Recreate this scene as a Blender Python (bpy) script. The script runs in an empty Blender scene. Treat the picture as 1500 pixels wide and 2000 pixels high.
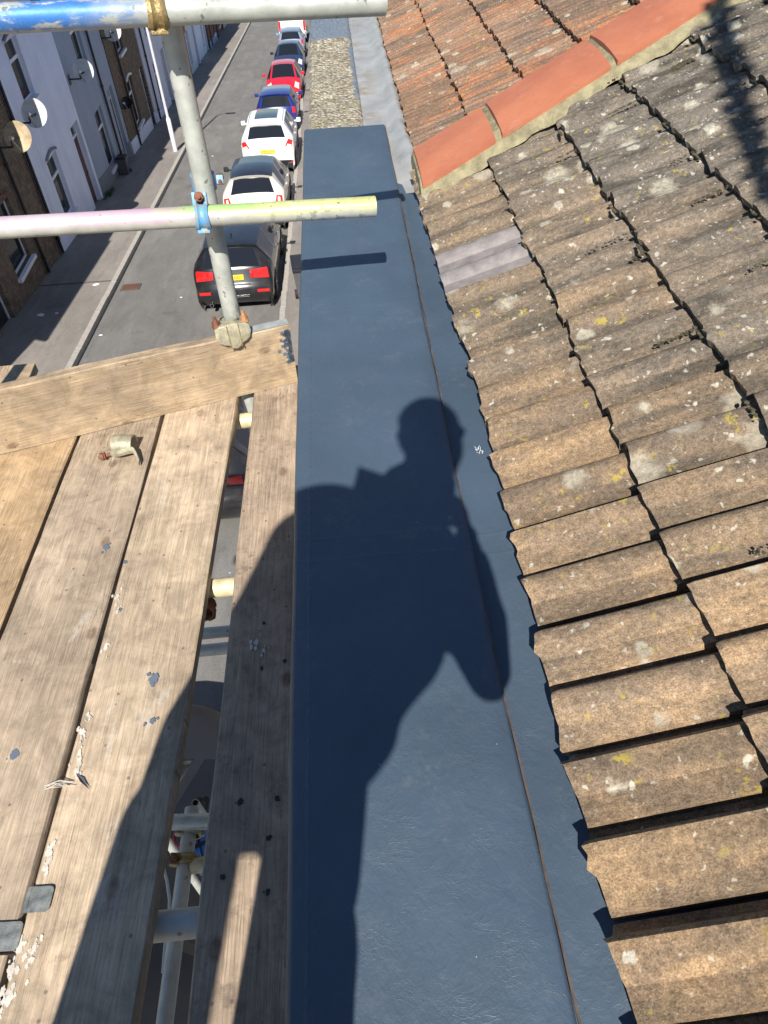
import bpy, bmesh, math, random
from mathutils import Vector, Matrix
random.seed(11)
R = math.radians
sc = bpy.context.scene
COL = sc.collection

# ------------------------------------------------------------------ camera
# metres; the origin is the lens of the phone, 1.46 m above the scaffold boards
cam = bpy.data.cameras.new('camera'); co = bpy.data.objects.new('camera', cam); COL.objects.link(co)
AX = (0.99685, -0.0768, 0.0192)      # image right
F = 1405.0
vy = Vector((612-750, -435-1000, F)).normalized()
dn = Vector((78.0, 0, F)); dn.y = -((612-750)*78.0 + F*F)/(-435-1000.0); dn.normalize()
dx = dn.cross(vy); dx.normalize()
if dx.x < 0: dx = -dx
RW = Matrix((dx, vy, -dn))           # world = RW @ image vector (right, down, forward)
right = RW @ Vector((1, 0, 0)); down = RW @ Vector((0, 1, 0)); fwd = RW @ Vector((0, 0, 1))
mw = Matrix.Identity(4)
for i in range(3):
    mw[i][0] = right[i]; mw[i][1] = -down[i]; mw[i][2] = -fwd[i]
co.matrix_world = mw
cam.sensor_fit = 'VERTICAL'; cam.sensor_height = 36.0; cam.lens = 36.0*F/2000.0
cam.clip_start = 0.02; cam.clip_end = 3000
sc.camera = co

# ------------------------------------------------------------------ light
SUN = Vector((0.122, 0.98, -1.0)).normalized()
EL = math.asin(-SUN.z)
world = bpy.data.worlds.new('World'); sc.world = world; world.use_nodes = True
wn = world.node_tree.nodes; wl = world.node_tree.links; wn.clear()
sky = wn.new('ShaderNodeTexSky'); sky.sky_type = 'NISHITA'; sky.sun_disc = False
sky.sun_elevation = EL; sky.sun_rotation = math.atan2(-SUN.x, -SUN.y)
sky.air_density = 1.0; sky.dust_density = 0.2; sky.ozone_density = 3.5
bg = wn.new('ShaderNodeBackground'); bg.inputs[1].default_value = 0.068
wo = wn.new('ShaderNodeOutputWorld')
wl.new(sky.outputs[0], bg.inputs[0]); wl.new(bg.outputs[0], wo.inputs[0])
sl = bpy.data.lights.new('sun', 'SUN'); sl.energy = 5.0; sl.angle = R(0.53); sl.color = (1.0, 0.95, 0.87)
so = bpy.data.objects.new('sun', sl); COL.objects.link(so)
so.rotation_euler = SUN.to_track_quat('-Z', 'Y').to_euler()
sc.view_settings.view_transform = 'Standard'; sc.view_settings.look = 'None'
sc.view_settings.gamma = 1.0; sc.view_settings.exposure = 0.68
sc.view_settings.use_curve_mapping = False

# ------------------------------------------------------------------ pixel -> place helpers (survey of the place)
def ray(u, v): return RW @ Vector((u-750.0, v-1000.0, F)) / F
def onZ(u, v, z): r = ray(u, v); return r*(z/r.z)
def onY(u, v, y): r = ray(u, v); return r*(y/r.y)

# ------------------------------------------------------------------ mesh helpers
class MB:
    """collects shapes into one mesh"""
    def __init__(s): s.v = []; s.f = []; s.m = []; s.mi = 0
    def add(s, vs, fs):
        b = len(s.v); s.v += [tuple(v) for v in vs]
        for f in fs: s.f.append(tuple(b+i for i in f)); s.m.append(s.mi)
    def box(s, lo, hi, M=None):
        x0, y0, z0 = lo; x1, y1, z1 = hi
        vs = [Vector(p) for p in ((x0,y0,z0),(x1,y0,z0),(x1,y1,z0),(x0,y1,z0),(x0,y0,z1),(x1,y0,z1),(x1,y1,z1),(x0,y1,z1))]
        if M is not None: vs = [M @ v for v in vs]
        s.add(vs, [(0,3,2,1),(4,5,6,7),(0,1,5,4),(1,2,6,5),(2,3,7,6),(3,0,4,7)])
    def quad(s, a, b, c, d): s.add([a, b, c, d], [(0,1,2,3)])
    def tube(s, p0, p1, r, n=16, r2=None, caps=True):
        p0 = Vector(p0); p1 = Vector(p1); d = (p1-p0).normalized()
        a = d.orthogonal().normalized(); b = d.cross(a)
        r2 = r if r2 is None else r2
        vs = []
        for p, q in ((p0, r), (p1, r2)):
            for i in range(n):
                t = 2*math.pi*i/n; vs.append(p + a*(q*math.cos(t)) + b*(q*math.sin(t)))
        fs = [(i, (i+1) % n, n+(i+1) % n, n+i) for i in range(n)]
        if caps: fs += [tuple(reversed(range(n))), tuple(range(n, 2*n))]
        s.add(vs, fs)
    def pipe(s, p0, p1, ro, ri, n=24):
        """hollow pipe"""
        p0 = Vector(p0); p1 = Vector(p1); d = (p1-p0).normalized()
        a = d.orthogonal().normalized(); b = d.cross(a); vs = []
        for p, q in ((p0, ro), (p1, ro), (p1, ri), (p0, ri)):
            for i in range(n):
                t = 2*math.pi*i/n; vs.append(p + a*(q*math.cos(t)) + b*(q*math.sin(t)))
        fs = []
        for k in range(4):
            for i in range(n): fs.append((k*n+i, k*n+(i+1) % n, ((k+1) % 4)*n+(i+1) % n, ((k+1) % 4)*n+i))
        s.add(vs, fs)
    def path(s, pts, r, n=8):
        for a, b in zip(pts[:-1], pts[1:]): s.tube(a, b, r, n)
    def lathe(s, prof, n=20, M=None):
        """prof: (r, z) pairs"""
        vs = []; k = len(prof)
        for (r, z) in prof:
            for i in range(n):
                t = 2*math.pi*i/n; vs.append(Vector((r*math.cos(t), r*math.sin(t), z)))
        if M is not None: vs = [M @ v for v in vs]
        fs = []
        for j in range(k-1):
            for i in range(n): fs.append((j*n+i, j*n+(i+1) % n, (j+1)*n+(i+1) % n, (j+1)*n+i))
        s.add(vs, fs)
    def prism(s, poly, z0, z1, M=None):
        n = len(poly)
        vs = [Vector((x, y, z0)) for x, y in poly] + [Vector((x, y, z1)) for x, y in poly]
        if M is not None: vs = [M @ v for v in vs]
        s.add(vs, [tuple(reversed(range(n))), tuple(range(n, 2*n))] + [(i, (i+1) % n, n+(i+1) % n, n+i) for i in range(n)])
    def grid(s, P, closed=False):
        """P[i][j] points"""
        ni = len(P); nj = len(P[0])
        vs = [p for row in P for p in row]
        fs = [(i*nj+j, i*nj+j+1, (i+1)*nj+j+1, (i+1)*nj+j) for i in range(ni-1) for j in range(nj-1)]
        s.add(vs, fs)
    def mesh(s, name, mats, smooth=None, bevel=0, shift=None, flip=False):
        me = bpy.data.meshes.new(name)
        vs = s.v if shift is None else [(x-shift[0], y-shift[1], z-shift[2]) for x, y, z in s.v]
        me.from_pydata(vs, [], s.f)
        if not isinstance(mats, (list, tuple)): mats = [mats]
        for m in mats: me.materials.append(m)
        if any(s.m): me.polygons.foreach_set('material_index', s.m)
        bm = bmesh.new(); bm.from_mesh(me)
        bmesh.ops.remove_doubles(bm, verts=bm.verts, dist=1e-5)
        if flip is not None: bmesh.ops.recalc_face_normals(bm, faces=bm.faces)
        if bevel:
            es = [e for e in bm.edges if len(e.link_faces) == 2 and e.calc_face_angle(0) > R(35)]
            bmesh.ops.bevel(bm, geom=es, offset=bevel, segments=2, profile=0.6, affect='EDGES', clamp_overlap=True)
        if smooth:
            for f in bm.faces: f.smooth = True
            for e in bm.edges:
                if len(e.link_faces) == 2 and e.calc_face_angle(0) > R(smooth): e.smooth = False
        bm.to_mesh(me); bm.free()
        return me

def link(name, me, parent=None, loc=None):
    o = bpy.data.objects.new(name, me); COL.objects.link(o)
    if parent is not None: o.parent = parent
    if loc is not None: o.location = loc
    return o
def part(name, mb, mats, parent, smooth=None, bevel=0, shift=None, loc=None):
    return link(name, mb.mesh(name, mats, smooth, bevel, shift), parent, loc)
def tag(o, label=None, cat=None, group=None, kind=None):
    if label: o['label'] = label
    if cat: o['category'] = cat
    if group: o['group'] = group
    if kind: o['kind'] = kind
    return o
def thing(name, label, cat, loc=(0, 0, 0), rot=(0, 0, 0), group=None):
    o = bpy.data.objects.new(name, None); COL.objects.link(o); o.empty_display_size = 0.1
    o.location = loc; o.rotation_euler = rot
    return tag(o, label, cat, group)
def smoothstep(a, b, x):
    t = max(0, min(1, (x-a)/(b-a))); return t*t*(3-2*t)

# ------------------------------------------------------------------ material helper
class Mat:
    def __init__(s, name):
        s.m = bpy.data.materials.new(name); s.m.use_nodes = True
        s.t = s.m.node_tree; s.t.nodes.clear()
        s.out = s.t.nodes.new('ShaderNodeOutputMaterial')
        s.p = s.t.nodes.new('ShaderNodeBsdfPrincipled'); s.t.links.new(s.p.outputs[0], s.out.inputs[0])
        s.tc = s.t.nodes.new('ShaderNodeTexCoord'); s.oi = None
    def put(s, sock, v):
        if isinstance(v, bpy.types.NodeSocket): s.t.links.new(v, sock)
        elif isinstance(v, (tuple, list)):
            sock.default_value = tuple(v)+((1,) if len(v) == 3 and len(sock.default_value) == 4 else ())
        else: sock.default_value = v
    def node(s, typ, ins=None, out=0, **kw):
        n = s.t.nodes.new(typ)
        for k, v in kw.items(): setattr(n, k, v)
        for k, v in (ins or {}).items(): s.put(n.inputs[k], v)
        return n.outputs[out]
    @property
    def obj(s): return s.tc.outputs['Object']
    def info(s, k):
        if s.oi is None: s.oi = s.t.nodes.new('ShaderNodeObjectInfo')
        return s.oi.outputs[k]
    def vec(s, scale=(1, 1, 1), off=(0, 0, 0), rnd=0, src=None):
        v = s.node('ShaderNodeVectorMath', {0: src or s.obj, 1: scale}, operation='MULTIPLY')
        if rnd:
            r = s.math('MULTIPLY', s.info('Random'), rnd)
            return s.node('ShaderNodeVectorMath', {0: v, 1: r}, operation='ADD')
        return s.node('ShaderNodeVectorMath', {0: v, 1: off}, operation='ADD')
    def math(s, op, a, b=0.0, clamp=False): return s.node('ShaderNodeMath', {0: a, 1: b}, operation=op, use_clamp=clamp)
    def noise(s, scale, v=None, detail=4, rough=0.55, dist=0.0):
        return s.node('ShaderNodeTexNoise', {'Vector': v or s.obj, 'Scale': scale, 'Detail': detail, 'Roughness': rough, 'Distortion': dist})
    def vor(s, scale, v=None, out=0, rnd=1.0, feature='F1', dim='3D'):
        return s.node('ShaderNodeTexVoronoi', {'Vector': v or s.obj, 'Scale': scale, 'Randomness': rnd}, out=out, feature=feature, voronoi_dimensions=dim)
    def rng(s, v, a, b, c=0.0, d=1.0): return s.node('ShaderNodeMapRange', {0: v, 1: a, 2: b, 3: c, 4: d})
    def mix(s, a, b, f):
        n = s.t.nodes.new('ShaderNodeMix'); n.data_type = 'RGBA'
        s.put(n.inputs[0], f); s.put(n.inputs[6], a); s.put(n.inputs[7], b); return n.outputs[2]
    def mul(s, a, f):
        n = s.t.nodes.new('ShaderNodeMix'); n.data_type = 'RGBA'; n.blend_type = 'MULTIPLY'
        s.put(n.inputs[0], 1.0); s.put(n.inputs[6], a); s.put(n.inputs[7], f); return n.outputs[2]
    def sep(s, v, i): return s.node('ShaderNodeSeparateXYZ', {0: v}, out=i)
    def bump(s, h, strength=0.5, dist=0.01, n=None):
        ins = {'Height': h, 'Strength': strength, 'Distance': dist}
        if n is not None: ins['Normal'] = n
        return s.node('ShaderNodeBump', ins)
    def done(s, color=None, rough=0.6, metal=0.0, normal=None, **kw):
        if color is not None: s.put(s.p.inputs['Base Color'], color)
        s.put(s.p.inputs['Roughness'], rough); s.put(s.p.inputs['Metallic'], metal)
        if normal is not None: s.put(s.p.inputs['Normal'], normal)
        for k, v in kw.items(): s.put(s.p.inputs[k.replace('_', ' ')], v)
        return s.m

def plain(name, col, rough=0.6, metal=0.0, var=0.12, scale=8, bump=0.0, bs=60, **kw):
    m = Mat(name)
    n = m.noise(scale, detail=5)
    c = m.mul(col, m.rng(n, 0.3, 0.7, 1-var, 1+var))
    nm = m.bump(m.noise(bs, detail=4), bump, 0.01) if bump else None
    return m.done(c, rough, metal, nm, **kw)

def m_galv(name, kind=None, dirt=0.5):
    m = Mat(name); o = m.obj
    n1 = m.noise(14, m.vec((1, 1, 1), rnd=9), 6, 0.65); n2 = m.noise(120, detail=3)
    st = m.noise(20, m.vec((0.25, 1, 1), rnd=5), 5, 0.7)
    c = m.mix((0.36, 0.38, 0.34), (0.56, 0.57, 0.52), m.rng(n1, 0.3, 0.7))
    c = m.mix(c, (0.30, 0.32, 0.28), m.rng(st, 0.55, 0.8, 0, dirt))
    z = m.sep(o, 2); x = m.sep(o, 0)
    up = m.rng(z, -0.004, 0.008)
    if kind == 'blue':
        k = m.rng(m.noise(24, m.vec((0.35, 1, 1)), 7, 0.75), 0.44, 0.50)
        xm = m.rng(m.math('ADD', x, m.math('MULTIPLY', n1, 0.25)), 0.42, 0.24)
        c = m.mix(c, (0.055, 0.20, 0.55), m.math('MULTIPLY', m.math('MULTIPLY', k, xm), m.rng(z, -0.026, -0.016)))
    if kind == 'pink':
        ns = m.math('MULTIPLY', m.math('SUBTRACT', n1, 0.5), 0.3)
        xx = m.math('ADD', x, ns)
        ramp = m.node('ShaderNodeValToRGB', {0: m.rng(xx, -0.2, 0.9)})
        el = ramp.node.color_ramp.elements
        el[0].position = 0.0; el[0].color = (0.60, 0.30, 0.48, 1); el[1].position = 1.0; el[1].color = (0.60, 0.60, 0.10, 1)
        for p_, c_ in ((0.18, (0.62, 0.42, 0.52, 1)), (0.48, (0.64, 0.28, 0.45, 1)), (0.62, (0.60, 0.36, 0.34, 1)), (0.72, (0.60, 0.58, 0.16, 1))):
            e = el.new(p_); e.color = c_
        thr = m.math('ADD', z, m.math('MULTIPLY', m.math('SUBTRACT', m.noise(16, m.vec((0.3, 1, 1)), 5, 0.7), 0.5), 0.04))
        c = m.mix(c, ramp, m.rng(thr, -0.002, 0.012, 0, 0.6))
        g = m.math('MULTIPLY', m.rng(xx, 0.28, 0.38), m.rng(xx, 0.72, 0.55))
        c = m.mix(c, (0.30, 0.62, 0.14), m.math('MULTIPLY', g, m.rng(thr, 0.014, 0.020, 0, 0.7)))
        ch = m.math('MULTIPLY', m.rng(m.noise(30, detail=6, rough=0.7), 0.56, 0.6), m.rng(x, 0.45, 0.75))
        c = m.mix(c, (0.10, 0.11, 0.12), m.math('MULTIPLY', ch, 0.55))
    sp = m.rng(m.noise(45, m.vec((1, 1, 1), rnd=3), 2, 0.5), 0.68, 0.72)
    c = m.mix(c, (0.10, 0.095, 0.08), m.math('MULTIPLY', sp, 0.7))
    return m.done(c, m.rng(n1, 0.3, 0.7, 0.34, 0.55), 0.25, m.bump(n2, 0.15, 0.002))

def m_wood(name, c0, c1, grey=0.4, white=0.0, dark=0.35):
    m = Mat(name); v = m.vec((1, 1, 1), rnd=13)
    g = m.noise(7, m.vec((9, 0.55, 9), rnd=11, src=m.obj), 6, 0.6, 0.6)
    fine = m.noise(14, m.vec((22, 0.7, 10), rnd=7), 6, 0.7, 0.4)
    blot = m.noise(5, v, 5, 0.6)
    c = m.mix(c0, c1, m.rng(g, 0.3, 0.7))
    c = m.mix(c, (0.28, 0.215, 0.155), m.math('MULTIPLY', m.rng(blot, 0.43, 0.62), grey))
    c = m.mul(c, m.rng(m.noise(11, v, 7, 0.7, 0.8), 0.36, 0.62, 0.74, 1.12))
    c = m.mul(c, m.rng(fine, 0.28, 0.72, 0.60, 1.30))
    c = m.mul(c, m.rng(m.noise(2.2, m.vec((3, .7, 3), rnd=5), 4, 0.6), 0.3, 0.7, 0.80, 1.18))
    sm = m.noise(26, v, 7, 0.72)
    c = m.mix(c, (0.085, 0.065, 0.05), m.math('MULTIPLY', m.rng(sm, 0.54, 0.70), dark))
    dots = m.math('MULTIPLY', m.rng(m.vor(30, v, dim='2D'), 0.13, 0.08), m.math('GREATER_THAN', m.sep(m.vor(30, v, out=1, dim='2D'), 0), 0.955))
    c = m.mix(c, (0.07, 0.05, 0.04), m.math('MULTIPLY', dots, 0.6))
    # scuffs and drying cracks along the grain
    cr = m.noise(4, m.vec((30, 0.55, 10), rnd=19), 3, 0.5, 0.9)
    crk = m.rng(m.math('ABSOLUTE', m.math('SUBTRACT', cr, 0.5)), 0.010, 0.0)
    crk = m.math('MULTIPLY', crk, m.rng(m.noise(3, v, 2), 0.52, 0.62))
    c = m.mix(c, (0.05, 0.038, 0.03), m.math('MULTIPLY', crk, 0.75))
    # knots
    kv = m.vor(3.6, m.vec((1, 0.6, 1), rnd=23), 0, dim='2D')
    kn = m.math('MULTIPLY', m.rng(kv, 0.055, 0.030), m.rng(m.noise(60, v, 3), 0.3, 0.6, 0.5, 1.0))
    c = m.mix(c, (0.13, 0.075, 0.04), m.math('MULTIPLY', kn, 0.75))
    if white:
        w = m.rng(m.noise(9, m.vec((1, 0.4, 1), rnd=29), 7, 0.75), 0.60, 0.66)
        c = m.mix(c, (0.62, 0.58, 0.52), m.math('MULTIPLY', w, white))
    h = m.math('ADD', m.math('MULTIPLY', fine, 0.6), m.math('SUBTRACT', m.math('MULTIPLY', sm, 0.35), m.math('MULTIPLY', crk, 0.8)))
    return m.done(c, 0.78, 0, m.bump(h, 0.55, 0.004))

def m_tile(name, ca, cb, orange=0.0, streak=1.0):
    m = Mat(name); v = m.vec((1, 1, 1), rnd=31)
    vs = m.vec((0.35, 1, 1), rnd=17)
    lich = m.sep(m.info('Color'), 0); tone = m.sep(m.info('Color'), 1)
    big = m.noise(6, v, 5, 0.6); st = m.noise(16, m.vec((0.22, 1, 1), rnd=17), 5, 0.65)
    c = m.mix(ca, cb, m.rng(m.math('ADD', m.math('MULTIPLY', big, 0.5), m.math('MULTIPLY', st, 0.5)), 0.42, 0.58))
    c = m.mul(c, m.rng(tone, 0.0, 1.0, 0.55, 1.38))
    c = m.mix(c, (0.16, 0.15, 0.132), m.rng(lich, 0.15, 0.85, 0.0, 0.68))
    if orange:
        o_ = m.rng(m.noise(8, m.vec((0.30, 1, 1), rnd=41), 6, 0.62), 0.545, 0.57)
        c = m.mix(c, (0.37, 0.165, 0.085), m.math('MULTIPLY', o_, orange))
    # green-black algae streaks down the slope
    al = m.math('MULTIPLY', m.rng(m.noise(13, m.vec((0.22, 1, 1), rnd=13), 7, 0.72), 0.47, 0.62), m.rng(lich, 0, 1, 0.45, 1.25))
    c = m.mix(c, (0.060, 0.054, 0.044), m.math('MULTIPLY', al, 0.8))
    # sand grain
    gr = m.noise(330, v, 3, 0.7); gr2 = m.noise(90, v, 5, 0.7)
    c = m.mul(c, m.rng(gr, 0.3, 0.7, 0.55, 1.45))
    c = m.mul(c, m.rng(gr2, 0.3, 0.7, 0.58, 1.38))
    # moss-yellow and lichen rosettes
    ye = m.math('MULTIPLY', m.rng(m.noise(34, v, 5, 0.65), 0.60, 0.64), m.rng(m.noise(6, v, 2), 0.50, 0.62))
    c = m.mix(c, (0.36, 0.28, 0.05), m.math('MULTIPLY', ye, 0.75))
    wob = m.node('ShaderNodeVectorMath', {0: v, 1: m.node('ShaderNodeVectorMath', {0: m.node('ShaderNodeTexNoise', {'Vector': v, 'Scale': 48.0, 'Detail': 5.0}, out=1), 1: (0.034, 0.034, 0.034)}, operation='MULTIPLY')}, operation='ADD')
    for sc_, rad, amt, col in ((8.0, 0.36, 0.66, (0.40, 0.37, 0.29)), (15.0, 0.32, 0.70, (0.46, 0.43, 0.34)), (34.0, 0.26, 0.70, (0.52, 0.49, 0.41)), (80.0, 0.30, 0.45, (0.58, 0.55, 0.47))):
        vv = m.node('ShaderNodeTexVoronoi', {'Vector': wob, 'Scale': sc_, 'Randomness': 1.0})
        nd = vv.node
        cell = m.sep(nd.outputs['Color'], 0)
        on = m.math('GREATER_THAN', cell, m.rng(lich, 0, 1, 0.96, 0.62))
        rr = m.math('MULTIPLY', m.math('MULTIPLY', on, m.rng(m.sep(nd.outputs['Color'], 1), 0, 1, 0.5, 1.25)), rad)
        d = m.math('SUBTRACT', rr, nd.outputs['Distance'])
        k = m.rng(d, -0.02 if sc_ < 20 else 0.0, 0.10)
        if sc_ < 20: k = m.math('MULTIPLY', k, m.rng(m.noise(70, v, 5, 0.75), 0.30, 0.55, 0.35, 1.0))
        c = m.mix(c, m.mul(col, m.rng(gr2, 0.3, 0.7, 0.75, 1.2)), m.math('MULTIPLY', k, amt))
    h = m.math('ADD', m.math('MULTIPLY', gr, 0.5), m.math('ADD', m.math('MULTIPLY', gr2, 0.7), m.math('MULTIPLY', st, 0.8)))
    return m.done(c, 0.9, 0, m.bump(h, 0.7, 0.004), Specular_IOR_Level=0.25)

# membrane: glass-fibre strands under a slate-coloured top coat
def m_membrane(name, col=(0.052, 0.079, 0.112)):
    m = Mat(name); o = m.obj
    n = m.noise(3, o, 4); 
    w = m.node('ShaderNodeTexNoise', {'Vector': o, 'Scale': 9.0, 'Detail': 3.0}, out=1)
    vv = m.node('ShaderNodeVectorMath', {0: o, 1: m.node('ShaderNodeVectorMath', {0: w, 1: (0.09, 0.09, 0.09)}, operation='MULTIPLY')}, operation='ADD')
    strands = None
    for sc_ in (60.0, 105.0):
        e = m.node('ShaderNodeTexVoronoi', {'Vector': vv, 'Scale': sc_}, feature='DISTANCE_TO_EDGE')
        k = m.rng(e, 0.05, 0.0)
        k = m.math('MULTIPLY', k, m.rng(m.noise(18, o, 3), 0.42, 0.62))
        strands = k if strands is None else m.math('ADD', strands, k)
    soft = m.noise(34, m.vec((1, 0.6, 1), src=vv), 6, 0.66)
    x = m.sep(o, 0); y = m.sep(o, 1)
    lap = m.math('MULTIPLY', m.rng(m.math('ABSOLUTE', m.math('ADD', x, 0.135)), 0.004, 0.0), m.rng(m.noise(60, o), 0.35, 0.6))
    cross = m.rng(m.math('ABSOLUTE', m.math('SUBTRACT', m.math('PINGPONG', m.math('ADD', y, m.math('MULTIPLY', n, 0.03)), 0.52), 0.03)), 0.006, 0.0)
    h = m.math('ADD', m.math('MULTIPLY', strands, 0.07), m.math('ADD', m.math('MULTIPLY', soft, 0.9), m.math('ADD', m.math('MULTIPLY', lap, 0.6), m.math('MULTIPLY', cross, 0.16))))
    c = m.mul(col, m.rng(n, 0.3, 0.7, 0.85, 1.15))
    dust = m.math('MULTIPLY', m.rng(m.noise(7, o, 8, 0.75), 0.52, 0.72), m.rng(m.noise(90, o, 3), 0.4, 0.6))
    c = m.mix(c, (0.16, 0.165, 0.165), m.math('MULTIPLY', dust, 0.35))
    scf = m.math('MULTIPLY', m.rng(m.math('ABSOLUTE', m.math('SUBTRACT', m.noise(9, m.vec((1, .35, 1)), 2, 0.4, 2.0), 0.5)), 0.004, 0.0), m.rng(m.noise(5, m.vec((1, 1, 1), (3, 5, 1)), 3), 0.56, 0.62))
    
    sp = m.rng(m.vor(60, o), 0.06, 0.04)
    sp = m.math('MULTIPLY', sp, m.math('GREATER_THAN', m.sep(m.vor(60, o, out=1), 0), 0.985))
    c = m.mix(c, (0.5, 0.52, 0.5), sp)
    return m.done(c, m.rng(m.noise(9, o, 4), 0.3, 0.7, 0.42, 0.54), 0, m.bump(h, 0.6, 0.0045), Specular_IOR_Level=0.62)

MT = {}
MT['galv'] = m_galv('galvanised_steel')
MT['galv_blue'] = m_galv('galvanised_blue_paint', 'blue')
MT['galv_pink'] = m_galv('galvanised_sprayed_paint', 'pink')
MT['galv_cream'] = plain('cream_painted_tube', (0.55, 0.47, 0.28), 0.5, 0.1, 0.25, 30, 0.2)
MT['board_a'] = m_wood('board_wood_orange', (0.48, 0.34, 0.20), (0.37, 0.245, 0.13), 0.35)
MT['board_b'] = m_wood('board_wood_grey', (0.45, 0.355, 0.255), (0.35, 0.265, 0.185), 0.55, 0.35)
MT['board_c'] = m_wood('board_wood_pale', (0.54, 0.425, 0.30), (0.42, 0.315, 0.21), 0.4, 0.3)
MT['board_d'] = m_wood('board_wood_brown', (0.44, 0.335, 0.24), (0.34, 0.25, 0.175), 0.5, 0.15, 0.6)
MT['board_t'] = m_wood('board_wood_honey', (0.47, 0.355, 0.225), (0.37, 0.265, 0.16), 0.45, 0.1, 0.35)
MT['tile'] = m_tile('lichened_concrete_tile', (0.33, 0.218, 0.12), (0.18, 0.128, 0.085))
MT['tile_far'] = m_tile('weathered_red_tile', (0.30, 0.175, 0.105), (0.20, 0.13, 0.09), orange=0.85)
MT['tile_slate'] = plain('replacement_purple_tile', (0.20, 0.178, 0.172), 0.7, 0, 0.25, 25, 0.3, 120)
MT['membrane'] = m_membrane('slate_grey_membrane')
MT['laminate'] = plain('laminate_edge', (0.085, 0.06, 0.045), 0.6, 0, 0.4, 40)
MT['mortar'] = plain('lime_mortar', (0.25, 0.22, 0.13), 0.9, 0, 0.35, 25, 0.8, 110)
MT['steel_dark'] = plain('zinc_plate', (0.34, 0.36, 0.34), 0.5, 0.25, 0.2, 40, 0.1)
MT['band_steel'] = plain('weathered_zinc_band', (0.24, 0.25, 0.235), 0.42, 0.45, 0.5, 45, 0.25, 60)
MT['rust'] = plain('rusty_bolt', (0.20, 0.085, 0.05), 0.75, 0.2, 0.4, 90, 0.5, 200)
MT['rust_light'] = plain('light_rust_nut', (0.42, 0.22, 0.10), 0.7, 0.2, 0.3, 90, 0.5, 200)
MT['brass'] = plain('yellow_zinc_coupler', (0.32, 0.235, 0.105), 0.45, 0.5, 0.35, 60, 0.3, 150)
MT['zinc_old'] = plain('old_zinc_coupler', (0.36, 0.33, 0.23), 0.5, 0.3, 0.3, 50, 0.15, 150)
def m_bluecoat():
    m = Mat('chipped_blue_coupler'); k = m.rng(m.noise(90, detail=6, rough=0.7), 0.50, 0.56)
    c = m.mix((0.10, 0.33, 0.60), (0.30, 0.27, 0.20), k)
    return m.done(c, 0.5, 0.1, m.bump(m.noise(150), 0.3, 0.003))
MT['blue_coat'] = m_bluecoat()
def m_terra():
    m = Mat('terracotta'); v = m.vec((1, 1, 1), rnd=7)
    c = m.mix((0.44, 0.155, 0.078), (0.37, 0.118, 0.062), m.rng(m.noise(5, v, 5), 0.35, 0.65))
    c = m.mix(c, (0.46, 0.22, 0.14), m.rng(m.noise(16, v, 6, 0.7), 0.56, 0.75, 0, 0.6))
    c = m.mix(c, (0.24, 0.13, 0.09), m.rng(m.noise(45, v, 5, 0.7), 0.56, 0.70, 0, 0.75))
    return m.done(c, 0.75, 0, m.bump(m.noise(120, v, 4), 0.25, 0.003))
MT['terra'] = m_terra()
def m_lead():
    m = Mat('lead_sheet'); o = m.obj
    c = m.mix((0.33, 0.325, 0.31), (0.50, 0.495, 0.47), m.rng(m.noise(7, o, 6, 0.65), 0.3, 0.7))
    sc_ = m.noise(18, m.vec((1, 3.0, 1)), 5, 0.7, 1.5)
    c = m.mix(c, (0.62, 0.61, 0.58), m.rng(sc_, 0.56, 0.72, 0, 0.7))
    x = m.sep(o, 0)
    st = m.math('MULTIPLY', m.rng(m.noise(6, o, 6, 0.7), 0.50, 0.60), m.rng(x, 0.24, 0.12))
    c = m.mix(c, (0.33, 0.23, 0.11), m.math('MULTIPLY', st, 0.85))
    return m.done(c, 0.42, 0.35, m.bump(sc_, 0.35, 0.006))
MT['lead'] = m_lead()
def m_rubble():
    m = Mat('weathered_coping_render'); o = m.obj
    a = m.node('ShaderNodeTexVoronoi', {'Vector': m.vec((1.0, 1.6, 1)), 'Scale': 62.0})
    cell = m.sep(a.node.outputs['Color'], 0)
    c = m.mix((0.30, 0.24, 0.15), (0.74, 0.68, 0.53), m.rng(cell, 0.1, 0.9))
    c = m.mul(c, m.rng(a, 0.0, 0.75, 1.2, 0.42))
    c = m.mul(c, m.rng(m.noise(7, o, 5), 0.3, 0.7, 0.75, 1.2))
    c = m.mix(c, (0.30, 0.24, 0.08), m.rng(m.noise(9, o, 5), 0.55, 0.7, 0, 0.5))
    x = m.sep(o, 0); y = m.sep(o, 1)
    # remains of the blue-grey paint along the far end and the roof side
    e = m.math('ADD', m.math('MULTIPLY', m.math('SUBTRACT', x, 0.11), 7.0), m.math('MULTIPLY', m.math('SUBTRACT', y, 5.85), 1.4))
    e2 = m.math('MAXIMUM', m.math('MULTIPLY', m.math('SUBTRACT', y, 5.45), 1.6), m.math('MULTIPLY', m.math('SUBTRACT', x, 0.088), 9.0))
    k = m.rng(m.math('ADD', e2, m.math('SUBTRACT', m.noise(9, o, 7, 0.7), 0.5)), 0.0, 0.06)
    c = m.mix(c, (0.17, 0.21, 0.26), m.math('MULTIPLY', k, m.rng(y, 4.1, 4.3)))
    h = m.math('SUBTRACT', m.noise(60, o, 5, 0.7), a)
    return m.done(c, 0.9, 0, m.bump(h, 1.0, 0.012))
MT['rubble'] = m_rubble()
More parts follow.
